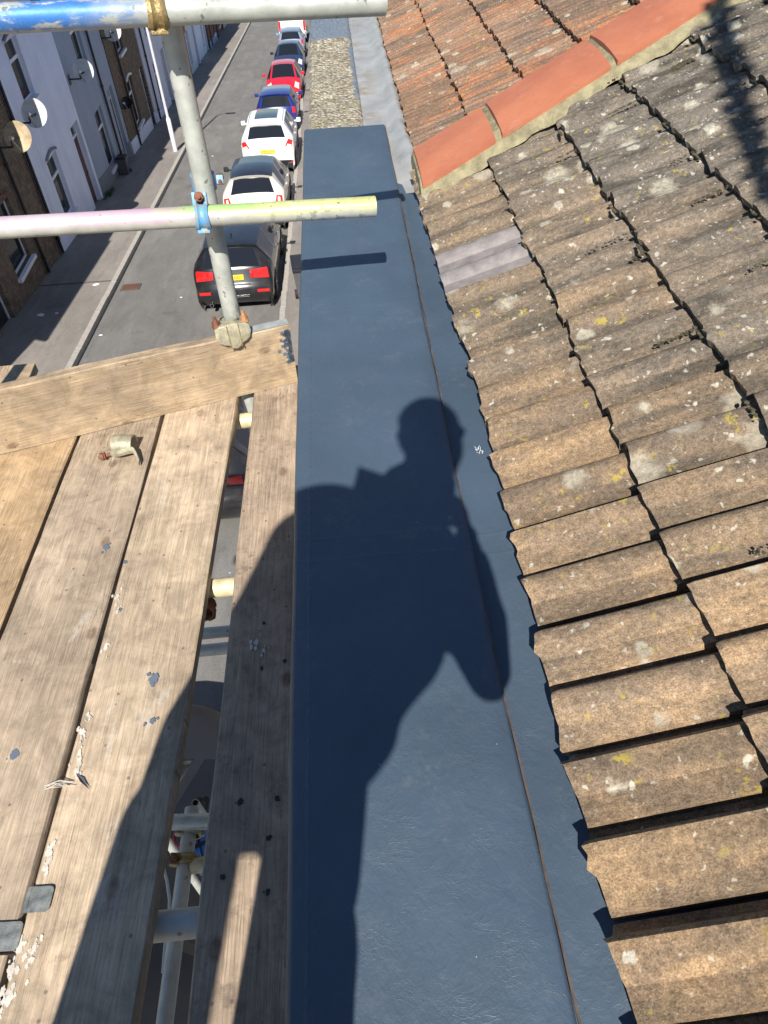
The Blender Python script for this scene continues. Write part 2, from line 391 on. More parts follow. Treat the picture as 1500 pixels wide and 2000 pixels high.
def m_asphalt(name, c0, c1, patch=0.15):
    m = Mat(name); o = m.obj
    c = m.mix(c0, c1, m.rng(m.noise(0.35, o, 6, 0.6), 0.3, 0.7))
    c = m.mul(c, m.rng(m.noise(45, o, 3, 0.8), 0.25, 0.75, 0.75, 1.25))
    c = m.mul(c, m.rng(m.noise(2.2, m.vec((1.6, 0.5, 1)), 6, 0.65), 0.35, 0.7, 0.88, 1.12))
    c = m.mul(c, m.rng(m.noise(0.9, m.vec((1.2, 0.25, 1)), 7, 0.7), 0.50, 0.56, 0.90, 1.04))
    c = m.mul(c, m.rng(m.noise(1.3, m.vec((1, 1, 1), (9, 2, 0)), 5, 0.6), 0.62, 0.72, 1.0, 0.78))
    crk = m.math('MULTIPLY', m.rng(m.math('ABSOLUTE', m.math('SUBTRACT', m.noise(0.8, o, 6, 0.6, 1.0), 0.5)), 0.0025, 0.0), m.rng(m.noise(0.3, o), 0.45, 0.55))
    c = m.mix(c, (0.05, 0.05, 0.05), m.math('MULTIPLY', crk, 0.6))
    sp = m.math('MULTIPLY', m.rng(m.vor(3.0), 0.05, 0.035), m.math('GREATER_THAN', m.sep(m.vor(3.0, out=1), 0), 0.90))
    c = m.mix(c, (0.6, 0.58, 0.54), m.math('MULTIPLY', sp, 0.8))
    return m.done(c, 0.85, 0, m.bump(m.noise(90, o, 3), 0.4, 0.01))
MT['road'] = m_asphalt('road_asphalt', (0.155, 0.148, 0.138), (0.19, 0.182, 0.17))
MT['pavement'] = m_asphalt('pavement_asphalt', (0.225, 0.20, 0.18), (0.26, 0.235, 0.21))
MT['ground'] = plain('rough_ground', (0.16, 0.15, 0.13), 0.9)
MT['kerb'] = plain('kerb_concrete', (0.36, 0.335, 0.295), 0.85, 0, 0.2, 6, 0.3)
MT['iron'] = plain('cast_iron', (0.13, 0.10, 0.085), 0.7, 0.3, 0.3, 20, 0.3)
def m_wall(name, col, stain=0.25):
    m = Mat(name); o = m.obj
    c = m.mul(col, m.rng(m.noise(1.3, o, 5), 0.3, 0.7, 0.93, 1.06))
    s_ = m.rng(m.noise(2.0, m.vec((2, 2, 0.3)), 6, 0.65), 0.52, 0.75)
    c = m.mix(c, (0.25, 0.24, 0.22), m.math('MULTIPLY', s_, stain))
    return m.done(c, 0.85, 0, m.bump(m.noise(30, o, 5), 0.25, 0.01))
MT['white_wall'] = m_wall('white_render', (0.76, 0.79, 0.90))
MT['lilac_wall'] = m_wall('off_white_render', (0.64, 0.66, 0.77))
MT['bluegrey_wall'] = m_wall('blue_grey_render', (0.33, 0.38, 0.46))
MT['grey_wall'] = m_wall('pale_grey_render', (0.50, 0.51, 0.54))
MT['plinth'] = m_wall('dark_grey_plinth', (0.20, 0.21, 0.23))
def m_brick(name, a, b, mo):
    m = Mat(name); o = m.obj
    v = m.node('ShaderNodeCombineXYZ', {0: m.sep(o, 1), 1: m.sep(o, 2), 2: 0.0})
    br = m.node('ShaderNodeTexBrick', {'Vector': v, 'Color1': (*a, 1), 'Color2': (*b, 1), 'Mortar': (*mo, 1), 'Scale': 1.0,
                'Mortar Size': 0.009, 'Brick Width': 0.225, 'Row Height': 0.075, 'Bias': 0.0})
    c = m.mul(br, m.rng(m.noise(5, o, 5), 0.3, 0.7, 0.65, 1.3))
    return m.done(c, 0.9, 0, m.bump(m.math('SUBTRACT', 1.0, br.node.outputs['Fac']), 0.8, 0.012))
MT['brick'] = m_brick('stock_brick', (0.22, 0.155, 0.095), (0.145, 0.10, 0.065), (0.10, 0.085, 0.07))
MT['brick_red'] = m_brick('red_brick', (0.26, 0.09, 0.06), (0.18, 0.065, 0.045), (0.12, 0.09, 0.08))
MT['slate'] = plain('roof_slate', (0.12, 0.12, 0.13), 0.7)
MT['upvc'] = plain('white_frame_paint', (0.80, 0.80, 0.80), 0.35, 0, 0.05)
MT['curtain'] = plain('pale_curtain', (0.42, 0.38, 0.28), 0.9, 0, 0.35, 6)
MT['pipe_black'] = plain('black_downpipe', (0.018, 0.018, 0.022), 0.4)
MT['lamp_white'] = plain('pale_lamp_paint', (0.62, 0.62, 0.64), 0.45, 0.1)
MT['dish_grey'] = plain('dish_white', (0.62, 0.62, 0.60), 0.5, 0, 0.2, 5)
MT['dish_tan'] = plain('dish_stained', (0.42, 0.33, 0.21), 0.6, 0, 0.4, 5)
MT['black_plastic'] = plain('black_plastic', (0.02, 0.02, 0.023), 0.45)
MT['grey_plastic'] = plain('grey_plastic', (0.09, 0.09, 0.10), 0.5)
MT['door_red'] = plain('dark_red_door', (0.07, 0.02, 0.02), 0.4)
MT['door_blue'] = plain('pale_blue_door', (0.16, 0.28, 0.50), 0.5)
MT['door_black'] = plain('black_door', (0.02, 0.02, 0.025), 0.4)
MT['moss'] = plain('moss', (0.075, 0.065, 0.035), 0.95, 0, 0.5, 90, 1.0, 150)
MT['paint_blue'] = plain('slate_paint_splash', (0.11, 0.135, 0.175), 0.5, 0, 0.15)
MT['paint_white'] = plain('white_paint_splash', (0.54, 0.50, 0.43), 0.7, 0, 0.2, 40)
MT['paper'] = plain('white_litter', (0.75, 0.75, 0.75), 0.8)
def m_glass():
    m = Mat('window_glass')
    tr = m.t.nodes.new('ShaderNodeBsdfTransparent'); tr.inputs[0].default_value = (0.75, 0.8, 0.8, 1)
    mx = m.t.nodes.new('ShaderNodeMixShader'); mx.inputs[0].default_value = 0.55
    m.done((0.03, 0.035, 0.045), 0.06)
    m.t.links.new(tr.outputs[0], mx.inputs[1]); m.t.links.new(m.p.outputs[0], mx.inputs[2]); m.t.links.new(mx.outputs[0], m.out.inputs[0])
    return m.m
MT['glass'] = m_glass()
def paint(name, col, rough=0.28, metal=0.0, coat=0.7):
    m = Mat(name)
    n = m.noise(260, detail=2)
    dirt = m.rng(m.noise(5, detail=6, rough=0.7), 0.5, 0.8, 0, 0.10)
    c = m.mix(m.mul(col, m.rng(n, 0.3, 0.7, 0.92, 1.08)), (0.25, 0.23, 0.2), dirt)
    return m.done(c, rough, metal, None, Coat_Weight=coat, Coat_Roughness=0.05)
MT['p_black'] = paint('black_car_paint', (0.012, 0.012, 0.014))
MT['p_bronze'] = paint('bronze_grey_car_paint', (0.10, 0.09, 0.08), 0.3, 0.4)
MT['p_cream'] = paint('cream_car_paint', (0.68, 0.65, 0.56))
MT['p_white'] = paint('white_car_paint', (0.80, 0.80, 0.80))
MT['p_blue'] = paint('bright_blue_car_paint', (0.010, 0.022, 0.17))
MT['p_navy'] = paint('dark_blue_car_paint', (0.02, 0.035, 0.09))
MT['p_red'] = paint('red_car_paint', (0.50, 0.012, 0.03))
MT['p_pale'] = paint('silver_blue_car_paint', (0.25, 0.33, 0.45), 0.3, 0.3)
MT['car_glass'] = Mat('tinted_car_glass').done((0.012, 0.014, 0.018), 0.06, 0, None, Specular_IOR_Level=0.7)
MT['tyre'] = plain('tyre_rubber', (0.022, 0.022, 0.022), 0.85)
MT['rim'] = plain('alloy_rim', (0.35, 0.35, 0.36), 0.35, 0.8)
MT['chrome'] = plain('chrome', (0.75, 0.75, 0.75), 0.15, 1.0, 0.03)
MT['red_lens'] = Mat('red_lamp_lens').done((0.55, 0.015, 0.015), 0.15, 0, None, Coat_Weight=0.8)
MT['clear_lens'] = plain('clear_lamp_lens', (0.75, 0.66, 0.55), 0.15, 0.1, 0.15, 30)
MT['plate'] = plain('yellow_number_plate', (0.80, 0.55, 0.02), 0.5, 0, 0.03)
MT['ink'] = plain('black_print', (0.02, 0.02, 0.02), 0.6)
MT['tarp_blue'] = plain('blue_plastic_crate', (0.05, 0.22, 0.62), 0.35)
MT['hose_red'] = plain('red_hose', (0.30, 0.01, 0.03), 0.4)
MT['cable'] = plain('pale_cable', (0.55, 0.56, 0.55), 0.5)
MT['jacket'] = plain('dark_work_jacket', (0.035, 0.04, 0.055), 0.85, 0, 0.2, 8, 0.4)
MT['trouser'] = plain('grey_work_trousers', (0.10, 0.10, 0.105), 0.9, 0, 0.2, 8, 0.4)
MT['skin'] = plain('skin', (0.48, 0.29, 0.21), 0.55, 0, 0.08, 12, 0.1, 120)
MT['hair'] = plain('short_brown_hair', (0.05, 0.03, 0.02), 0.8, 0, 0.3, 60, 0.8, 200)
MT['boot'] = plain('tan_boot_leather', (0.20, 0.12, 0.06), 0.7)

# ================================================================== THE STREET
S = 0.103                                  # the street drops 10 % away from the camera
GZ = -7.0
def gz(y): return GZ - S*y
def fx(y): return -7.56 - 0.02*y           # facade line of the far terrace
def kx(y): return -5.66 - 0.020*y          # kerb line, far side
def rx(y): return -1.56 - 0.004*y          # kerb line, near side
YAW = 0.02
YS, YE = -25.0, 190.0

mb = MB(); mb.quad((-400, -300, gz(-300)-0.02), (400, -300, gz(-300)-0.02), (400, 900, gz(900)-0.02), (-400, 900, gz(900)-0.02))
tag(part('ground', mb, MT['ground'], None), kind='structure')
mb = MB(); mb.quad((kx(YS)+.1, YS, gz(YS)), (rx(YS)-.1, YS, gz(YS)), (rx(YE)-.1, YE, gz(YE)), (kx(YE)+.1, YE, gz(YE)))
tag(part('road', mb, MT['road'], None), kind='structure')
PH = 0.11
def slab(mb, x0f, x1f, h):
    vs = []
    for y in (YS, YE):
        for x in (x0f(y), x1f(y)):
            vs += [(x, y, gz(y)-0.05), (x, y, gz(y)+h)]
    mb.add(vs, [(0,2,3,1), (4,5,7,6), (1,3,7,5), (0,4,6,2), (0,1,5,4), (2,6,7,3)])
mb = MB(); slab(mb, lambda y: fx(y)-0.3, lambda y: kx(y)-0.03, PH)
pav = tag(part('pavement', mb, MT['pavement'], None), kind='structure')
mb = MB(); slab(mb, lambda y: rx(y)+0.03, lambda y: 0.0, PH)
pav2 = tag(part('pavement', mb, MT['pavement'], None), kind='structure')
# kerb stones, each its own piece
def kerb_mesh(L):
    m_ = MB(); m_.box((-0.065, 0.006, -0.15), (0.065, L-0.006, 0.0)); return m_.mesh('kerb_stone', MT['kerb'], None, 0.012)
KL = 0.915; km = kerb_mesh(KL); kl = kerb_mesh(30)
ROTS = Matrix.Rotation(-math.atan(S), 4, 'X')
def put_kerb(xf, parent, y, me, lab=None):
    o = link('kerb_stone', me, parent)
    o.matrix_world = Matrix.Translation((xf(y)+random.uniform(-.004, .004), y, gz(y)+PH+0.008+random.uniform(-.004, .004))) @ Matrix.Rotation(YAW, 4, 'Z') @ ROTS
stp = KL*math.cos(math.atan(S))
for k in range(62): put_kerb(kx, pav, 10.0+k*stp, km)
for k in range(34): put_kerb(rx, pav2, 5.0+k*stp, km)
for xf, parent, y0 in ((kx, pav, 10.0+62*stp), (rx, pav2, 5.0+34*stp)):
    m_ = MB(); m_.box((-0.065, 0, -0.15), (0.065, 95, 0.0))
    o = link('kerb_run', m_.mesh('kerb_run', MT['kerb'], None, 0.012), parent)
    o.matrix_world = Matrix.Translation((xf(y0), y0, gz(y0)+PH+0.008)) @ Matrix.Rotation(YAW, 4, 'Z') @ ROTS
def on_street(u, v, h=0.0):
    r = ray(u, v); t = (GZ+h)/(r.z + S*r.y); return r*t
SLOPE = Matrix.Rotation(YAW, 4, 'Z') @ ROTS
# drain cover with its channel across the pavement
p = on_street(256, 561, 0.004)
dr = thing('drain_cover', 'rusty square iron drain cover in the road against the far kerb', 'drain cover', p)
dr.matrix_world = Matrix.Translation(p) @ SLOPE
m_ = MB(); m_.box((-.24, -.20, 0), (.24, .20, 0.012)); part('frame', m_, MT['iron'], dr, None, 0.004)
for k in range(7):
    m_ = MB(); m_.box((-.20+k*.058, -.16, .014), (-.168+k*.058, .16, .024)); part('bar', m_, MT['rust'], dr)
m_ = MB()
yc = p.y+.25; m_.box((fx(yc)+.02, yc-.03, 0), (kx(yc)-.07, yc+.03, 0.006))
o = part('drain_channel', m_, MT['iron'], None, None, 0, shift=(kx(yc), yc, 0), loc=(kx(yc), yc, gz(yc)+PH+.001))
tag(o, 'narrow iron drainage channel crossing the far pavement beside the drain cover', 'drain channel')
# litter: a few scraps on the road and pavement
lit = [(188, 556, .10, 'largest white scrap of litter, on the far pavement beside the drainage channel'), (249, 305, .05, 'small white scrap on the road beside the lamp post foot'),
       (197, 655, .045, 'small white scrap on the road close to the near end of the far kerb'), (80, 616, .11, 'round pale disc of litter in the shade by the brick house'),
       (354, 581, .04, 'tiny white scrap on the road left of the black estate car'), (415, 305, .05, 'small white scrap mid road level with the white crossover'),
       (111, 612, .05, 'tiny pale scrap in the pavement shade beside the pale disc')]
for u, v, r_, lb in lit:
    q = on_street(u, v, PH if u < 240 and not (u == 197) else 0.0)
    n_ = 7; m_ = MB(); pts = [(r_*random.uniform(.6, 1.1)*math.cos(a*2*math.pi/n_), r_*random.uniform(.5, 1.0)*math.sin(a*2*math.pi/n_)) for a in range(n_)]
    m_.prism(pts, 0.004, 0.010)
    o = part('litter_scrap', m_, MT['paper'], None); o.matrix_world = Matrix.Translation(q) @ SLOPE
    tag(o, lb, 'litter', 'scraps of litter on the street')

# ------------------------------------------------------------------ far terrace
def facade_part(mb, y0, y1, z0, z1, holes, x=0.0, depth=0.14):
    """front wall with real openings and reveals, in house coordinates"""
    ys = sorted({y0, y1, *[h[0] for h in holes], *[h[1] for h in holes]})
    zs = sorted({z0, z1, *[h[2] for h in holes], *[h[3] for h in holes]})
    for a, b in zip(ys[:-1], ys[1:]):
        for c, d in zip(zs[:-1], zs[1:]):
            if any(h[0] <= a and b <= h[1] and h[2] <= c and d <= h[3] for h in holes): continue
            mb.quad((x, a, c), (x, b, c), (x, b, d), (x, a, d))
    for (a, b, c, d) in holes:
        q = x-depth-0.2
        mb.quad((x, a, c), (x, a, d), (q, a, d), (q, a, c)); mb.quad((x, b, c), (q, b, c), (q, b, d), (x, b, d))
        mb.quad((x, a, c), (q, a, c), (q, b, c), (x, b, c)); mb.quad((x, a, d), (x, b, d), (q, b, d), (q, a, d))
        mb.quad((q, a, c), (q, a, d), (q, b, d), (q, b, c))
def window(parent, a, b, c, d, sill=0.10, curtain=0.5, lean=False):
    X = -0.10; w = MB()
    zt = c+(d-c)*0.68
    fr = 0.055
    for lo, hi in (((X-.05, a, c), (X, a+fr, d)), ((X-.05, b-fr, c), (X, b, d)), ((X-.05, a+fr, c), (X, b-fr, c+fr)), ((X-.05, a+fr, d-fr), (X, b-fr, d)), ((X-.05, a+fr, zt-.04), (X+.012, b-fr, zt+.04))):
        w.box(lo, hi)
    f = part('window', w, MT['upvc'], parent, None, 0.006)
    for lo, hi in (((X-.034, a+fr, c+fr), (X-.022, b-fr, zt-.04)), ((X-.034, a+fr, zt+.04), (X-.022, b-fr, d-fr))):
        g = MB(); g.box(lo, hi); part('pane', g, MT['glass'], f)
    if curtain:
        g = MB(); n = 14; P = []
        for i in range(n+1):
            yy = b-fr-(b-a-2*fr)*curtain*i/n
            P.append([(X-.11+.018*math.sin(i*2.1), yy, c+.06), (X-.11+.018*math.sin(i*2.1+.4), yy, d-.06)])
        g.grid(P); part('curtain', g, MT['curtain'], f, 60)
    if sill:
        s_ = MB(); s_.box((-0.13, a-.08, c-.09), (sill, b+.08, c-.003)); part('sill', s_, MT['upvc'], f, None, 0.008)
    return f
def arch(parent, a, b, z, mat):
    m_ = MB(); n = 8; P = []
    for i in range(n+1):
        t = i/n; yy = a-.05+(b-a+.1)*t; zz = z+.015+.10*math.sin(math.pi*t)
        P.append([(0.045, yy, zz), (0.045, yy, zz+.07), (0.0, yy, zz+.07)])
    m_.grid(P); part('lintel', m_, mat, parent, 40)
def downpipe(parent, y, z0, z1, mat='pipe_black', r=0.04):
    m_ = MB(); m_.tube((0.07, y, z0), (0.07, y, z1), r, 12)
    for z in (z0+.4, (z0+z1)/2, z1-.4): m_.tube((0.07, y, z-.035), (0.07, y, z+.035), r*1.35, 12)
    part('downpipe', m_, MT[mat], parent, 40)
def door(parent, a, b, c, d, mat):
    m_ = MB(); m_.box((-0.20, a+.05, c), (-0.15, b-.05, d-.42)); D_ = part('door', m_, MT[mat], parent, None, 0.005)
    g = MB()
    for (p_, q_) in ((.12, .42), (.55, .88)):
        for (u, v) in ((.10, .45), (.55, .92)):
            g.box((-0.15, a+.05+(b-a-.1)*p_, c+(d-c-.42)*u), (-0.138, a+.05+(b-a-.1)*q_, c+(d-c-.42)*v))
    part('door_panel', g, MT[mat], D_, None, 0.004)
    h = MB(); h.tube((-.15, b-.14, c+1.0), (-.10, b-.14, c+1.0), .018, 10); part('handle', h, MT['chrome'], D_, 40)
    g = MB(); g.box((-0.19, a+.08, d-.34), (-0.18, b-.08, d-.06)); part('fanlight', g, MT['glass'], parent)
    f = MB()
    for lo, hi in (((-.21, a, c), (-.12, a+.045, d)), ((-.21, b-.045, c), (-.12, b, d)), ((-.21, a+.045, d-.05), (-.12, b-.045, d)), ((-.21, a+.045, d-.42), (-.12, b-.045, d-.36))): f.box(lo, hi)
    part('door_frame', f, MT['upvc'], parent, None, 0.004)

def house(label, Y0, Y1, wallmat, wins, doors, pipes, plinth=None, roofz=5.5, xoff=0.0, arches=None, detail=True, bandmat=None, chim=True):
    """wins/doors: (Ya, Yb, h0, h1) with heights above the pavement at Ya"""
    W = Y1-Y0; z0 = gz(Y0)
    t = thing('terraced_house', label, 'house', (fx(Y0)+xoff, Y0, z0), (0, 0, YAW))
    H = roofz - S*W*0.5
    dz = -S*W-0.4
    hs = []
    wl_ = [(a-Y0, b-Y0, h0-S*((a+b)/2-Y0), h1-S*((a+b)/2-Y0)) for a, b, h0, h1 in wins]
    dl_ = [(a-Y0, b-Y0, h0-S*((a+b)/2-Y0)+.02, h1-S*((a+b)/2-Y0)) for a, b, h0, h1 in doors]
    m_ = MB(); facade_part(m_, 0.004, W-0.004, dz, H, wl_+dl_)
    m_.quad((0, .004, dz), (0, .004, H), (-7, .004, H), (-7, .004, dz)); m_.quad((0, W-.004, dz), (-7, W-.004, dz), (-7, W-.004, H), (0, W-.004, H))
    m_.quad((-7, .004, dz), (-7, .004, H), (-7, W-.004, H), (-7, W-.004, dz)); m_.quad((0, .004, H), (0, W-.004, H), (-7, W-.004, H), (-7, .004, H))
    part('wall', m_, MT[wallmat], t)
    for k, (a, b, c, d) in enumerate(wl_):
        window(t, a, b, c, d, 0.10, random.choice((0.35, 0.6, 0.9, 0.5)))
        if arches: arch(t, a, b, d, MT[arches])
    for k, (a, b, c, d) in enumerate(dl_):
        door(t, a, b, c, d, random.choice(('door_red', 'door_black')) if not isinstance(doors[k], str) else 'door_red')
        st_ = MB(); st_.box((0.002, a-.1, c-.5), (.28, b+.1, c-.02)); part('doorstep', st_, MT['kerb'], t, None, .01)
    for y in pipes: downpipe(t, y-Y0, 0.05-S*(y-Y0)+.1, H-.1)
    if plinth:
        m_ = MB(); cuts = sorted([(a-.02, b+.02) for a, b, c, d in dl_]); y = 0.006
        for a, b in cuts+[(W-.006, None)]:
            if a > y: m_.add([(0.001, y, dz), (0.03, y, dz), (0.03, a, dz), (0.001, a, dz), (0.001, y, plinth[0]-S*y), (0.03, y, plinth[0]-S*y), (0.03, a, plinth[0]-S*a), (0.001, a, plinth[0]-S*a)],
                             [(0,3,2,1),(4,5,6,7),(0,1,5,4),(1,2,6,5),(2,3,7,6),(3,0,4,7)])
            if b is None: break
            y = b
        part('plinth', m_, MT[plinth[1]], t)
    # roof with eaves overhang, gutter, chimney
    m_ = MB(); oh = 0.20
    m_.add([(oh, 0.004, H-.05), (oh, W-.004, H-.05), (-3.5, W-.004, H+1.95), (-3.5, .004, H+1.95), (-7.2, .004, H-.05), (-7.2, W-.004, H-.05),
            (oh, 0.004, H+.03), (oh, W-.004, H+.03), (-3.5, W-.004, H+2.05), (-3.5, .004, H+2.05), (-7.2, .004, H+.03), (-7.2, W-.004, H+.03)],
           [(0,1,2,3), (3,2,5,4), (6,9,8,7), (9,10,11,8), (0,6,7,1), (4,5,11,10), (0,3,9,6), (3,4,10,9), (1,7,8,2), (2,8,11,5)])
    rf = part('roof', m_, MT['slate'], t)
    m_ = MB(); m_.tube((oh+.055, .01, H-.02), (oh+.055, W-.01, H-.02), .055, 10); part('gutter', m_, MT['pipe_black'], rf, 40)
    if chim:
        m_ = MB(); m_.box((-3.9, W-.45, H+1.2), (-3.1, W-.02, H+3.0)); m_.box((-3.95, W-.5, H+3.0), (-3.05, W-.006, H+3.1)); c_ = part('chimney', m_, MT['brick'], rf)
    return t

H_ = []
H_.append(house('stock brick terraced house nearest the camera across the street, white window with a deep sill', 14.2, 19.6, 'brick',
      [(16.45, 17.65, 0.75, 2.2), (16.45, 17.65, 3.4, 4.9)], [(14.6, 15.5, 0.0, 2.3)], [18.15, 19.55], None, 5.5, 0.0, 'brick_red'))
H_.append(house('white rendered terraced house between the near brick house and the blue grey one', 19.6, 24.72, 'white_wall',
      [(20.75, 21.75, 0.65, 2.25), (20.75, 21.75, 3.65, 5.0)], [(23.6, 24.5, 0.0, 2.5)], [], None, 5.5, 0.05, 'plinth'))
H_.append(house('blue grey rendered terraced house with a dark plinth and black downpipe', 24.72, 30.3, 'bluegrey_wall',
      [(26.65, 27.75, 0.5, 2.3), (26.65, 27.75, 3.5, 5.0)], [(29.1, 29.9, 0.0, 2.6)], [28.35], (0.62, 'plinth'), 5.5, 0.0))
H_.append(house('brown brick terraced house with white plinth and white window surrounds', 30.3, 35.9, 'brick',
      [(32.15, 33.2, 0.75, 2.35), (32.15, 33.2, 3.3, 4.6)], [(34.9, 35.7, 0.0, 2.4)], [31.6], (0.55, 'white_wall'), 5.5, 0.03, 'upvc'))
H_.append(house('off white rendered terraced house right behind the white lamp post', 35.9, 41.5, 'lilac_wall',
      [(37.8, 38.7, 0.5, 2.2), (37.8, 38.7, 3.3, 4.7)], [(40.2, 41.1, 0.0, 2.4)], [36.4], (0.4, 'white_wall'), 5.5, 0.08))
H_.append(house('white terraced house first beyond the scaffold upright', 41.5, 47.2, 'white_wall',
      [(43.2, 44.2, 0.6, 2.2), (43.2, 44.2, 3.3, 4.7)], [(46.0, 46.8, 0.0, 2.4)], [42.0], None, 5.5, 0.0))
H_.append(house('off white terraced house second beyond the scaffold upright', 47.2, 53.0, 'lilac_wall',
      [(48.9, 49.8, 0.6, 2.2), (48.9, 49.8, 3.3, 4.7)], [(51.8, 52.6, 0.0, 2.4)], [47.8], None, 5.5, 0.12))
H_.append(house('white terraced house with a black downpipe before the red brick one', 53.0, 59.2, 'white_wall',
      [(56.6, 57.5, 0.6, 2.2), (54.5, 55.5, 3.3, 4.7)], [(58.0, 58.8, 0.0, 2.4)], [59.05], None, 5.5, 0.0))
H_.append(house('red brick terraced house with a pale blue door beyond the row of white houses', 59.2, 65.0, 'brick_red',
      [(62.3, 63.3, 0.6, 2.2), (62.3, 63.3, 3.3, 4.7)], [(60.2, 61.0, 0.0, 2.4)], [64.5], (0.5, 'door_blue'), 5.5, 0.1))
H_.append(house('red brick terraced house farthest down the street', 65.0, 71.0, 'brick_red',
      [(67.3, 68.3, 0.6, 2.2)], [(69.6, 70.4, 0.0, 2.4)], [65.6], None, 5.5, 0.0))
H_.append(house('pale rendered terraced house at the far end of the street, hidden by the top rail', 71.0, 77.0, 'grey_wall',
      [(73.3, 74.3, 0.6, 2.2)], [(75.6, 76.4, 0.0, 2.4)], [], None, 5.5, 0.0))
H_.append(house('dark terraced house nearest the camera at the left edge, mostly hidden by the boards', 8.6, 14.2, 'brick',
      [(10.3, 11.4, 0.7, 2.2)], [(12.9, 13.7, 0.0, 2.4)], [14.0], None, 5.5, 0.0))
# white quoin column by the brick house door
# ------------------------------------------------------------------ satellite dishes
def dish(u, v, X, mat, label, rad=0.32):
    r = ray(u, v); p = r*(X/r.x)
    yw = p.y; wx = fx(yw)
    t = thing('satellite_dish', label, 'satellite dish', (wx, yw-.25, p.z-.12), (0, 0, YAW), 'satellite dishes on the far terrace')
    c = Vector(((X-wx), .25, .12))
    aim = Vector((-0.15, -1.0, 0.42)).normalized()        # all dishes face the southern sky
    M_ = Matrix.Translation(c) @ aim.to_track_quat('Z', 'Y').to_matrix().to_4x4()
    m_ = MB(); prof = [(0.004, 0.0)]+[(rad*i/8, 0.075*(i/8)**2) for i in range(1, 9)]
    m_.lathe(prof+[(rad+.006, .078), (rad, .066)]+[(rad*i/8, 0.075*(i/8)**2-.01) for i in range(7, 0, -1)]+[(0.004, -.01)], 28, M_)
    part('reflector', m_, MT[mat], t, 40)
    m_ = MB(); low = M_ @ Vector((0, -rad*.9, .06)); f_ = M_ @ Vector((0, -.05, .40))
    if low.z > (M_ @ Vector((0, rad*.9, .06))).z: low = M_ @ Vector((0, rad*.9, .06))
    m_.tube(low, f_, .016, 8); part('feed_arm', m_, MT['steel_dark'], t, 40)
    m_ = MB(); m_.tube(f_, f_+(M_.to_3x3() @ Vector((0, 0, -.10))), .035, 12); part('receiver', m_, MT['dish_grey'], t, 40)
    m_ = MB(); b_ = M_ @ Vector((0, 0, -.03)); m_.tube(b_, (b_.x*.8, .0, b_.z), .022, 8); m_.tube((b_.x*.8, 0, b_.z), (b_.x*.8, 0, 0), .022, 8)
    m_.tube((b_.x*.8, 0, 0), (0.0, 0, 0), .022, 8); m_.box((0.002, -.10, -.14), (.022, .10, .12))
    part('bracket', m_, MT['black_plastic'], t, 40)
    return t
dish(70, 222, -7.42, 'dish_grey', 'white satellite dish below the upper window of the white house')
dish(38, 268, -7.30, 'dish_tan', 'rust stained brown satellite dish at the corner of the brick house')
dish(165, 140, -7.62, 'dish_grey', 'grey satellite dish on the blue grey house under its upper window')
dish(222, 62, -7.75, 'dish_grey', 'pale satellite dish high on the brown brick house just under the top rail', .30)
dish(249, 201, -7.95, 'black_plastic', 'small black satellite dish low beside the downpipe of the brown brick house', .20)

# ------------------------------------------------------------------ lamp post
p = on_street(343, 295, PH)
lp = thing('lamp_post', 'white street lamp post standing on the far pavement', 'lamp post', p)
m_ = MB(); m_.tube((0, 0, -.1), (0, 0, 1.15), .085, 16); m_.tube((0, 0, 1.15), (0, 0, 1.24), .085, 16, .05); part('base', m_, MT['lamp_white'], lp, 40)
m_ = MB(); m_.tube((0, 0, 1.2), (0, 0, 6.1), .055, 16, .040); part('pole', m_, MT['lamp_white'], lp, 40)
m_ = MB(); m_.path([(0, 0, 6.05), (.10, 0.0, 6.28), (.35, 0.02, 6.38)], .028, 10); part('arm', m_, MT['lamp_white'], lp, 40)
m_ = MB(); m_.box((.32, -.09, 6.33), (.78, .11, 6.43)); lh = part('lantern', m_, MT['lamp_white'], lp, None, .03)
m_ = MB(); m_.box((.38, -.07, 6.31), (.74, .09, 6.34)); part('lens', m_, MT['clear_lens'], lh, None, .01)

# ------------------------------------------------------------------ wheelie bins
def bin_(loc, label, rot=0.0, sc_=1.0):
    t = thing('wheelie_bin', label, 'wheelie bin', loc, (0, 0, rot)); t.scale = (sc_,)*3
    m_ = MB(); m_.add([(-.22,-.26,.06),(.22,-.26,.06),(.22,.24,.06),(-.22,.24,.06),(-.29,-.34,.92),(.29,-.34,.92),(.29,.34,.92),(-.29,.34,.92)],
                      [(0,3,2,1),(4,5,6,7),(0,1,5,4),(1,2,6,5),(2,3,7,6),(3,0,4,7)]); part('body', m_, MT['grey_plastic'], t, None, .02)
    m_ = MB(); m_.box((-.30, -.37, .93), (.30, .37, 1.0)); m_.box((-.25, -.30, 1.0), (.25, .30, 1.03)); part('lid', m_, MT['black_plastic'], t, None, .02)
    for s_ in (-1, 1):
        m_ = MB(); m_.tube((s_*.24, .27, .10), (s_*.30, .27, .10), .10, 14); part('wheel', m_, MT['tyre'], t, 40)
    m_ = MB(); m_.tube((-.24, .40, .95), (.24, .40, .95), .016, 8); part('handle', m_, MT['black_plastic'], t, 40)
q = on_street(268, 338, PH); bin_((fx(q.y)+.26, q.y, gz(q.y)+PH), 'small dark bin against the far terrace where blue grey meets brown brick', 0, .6)
q = on_street(570, 520, PH+.9); bin_((q.x+.29, q.y, gz(q.y)+PH), 'dark wheelie bin on the near pavement peeping out beside the grey parapet', .1)
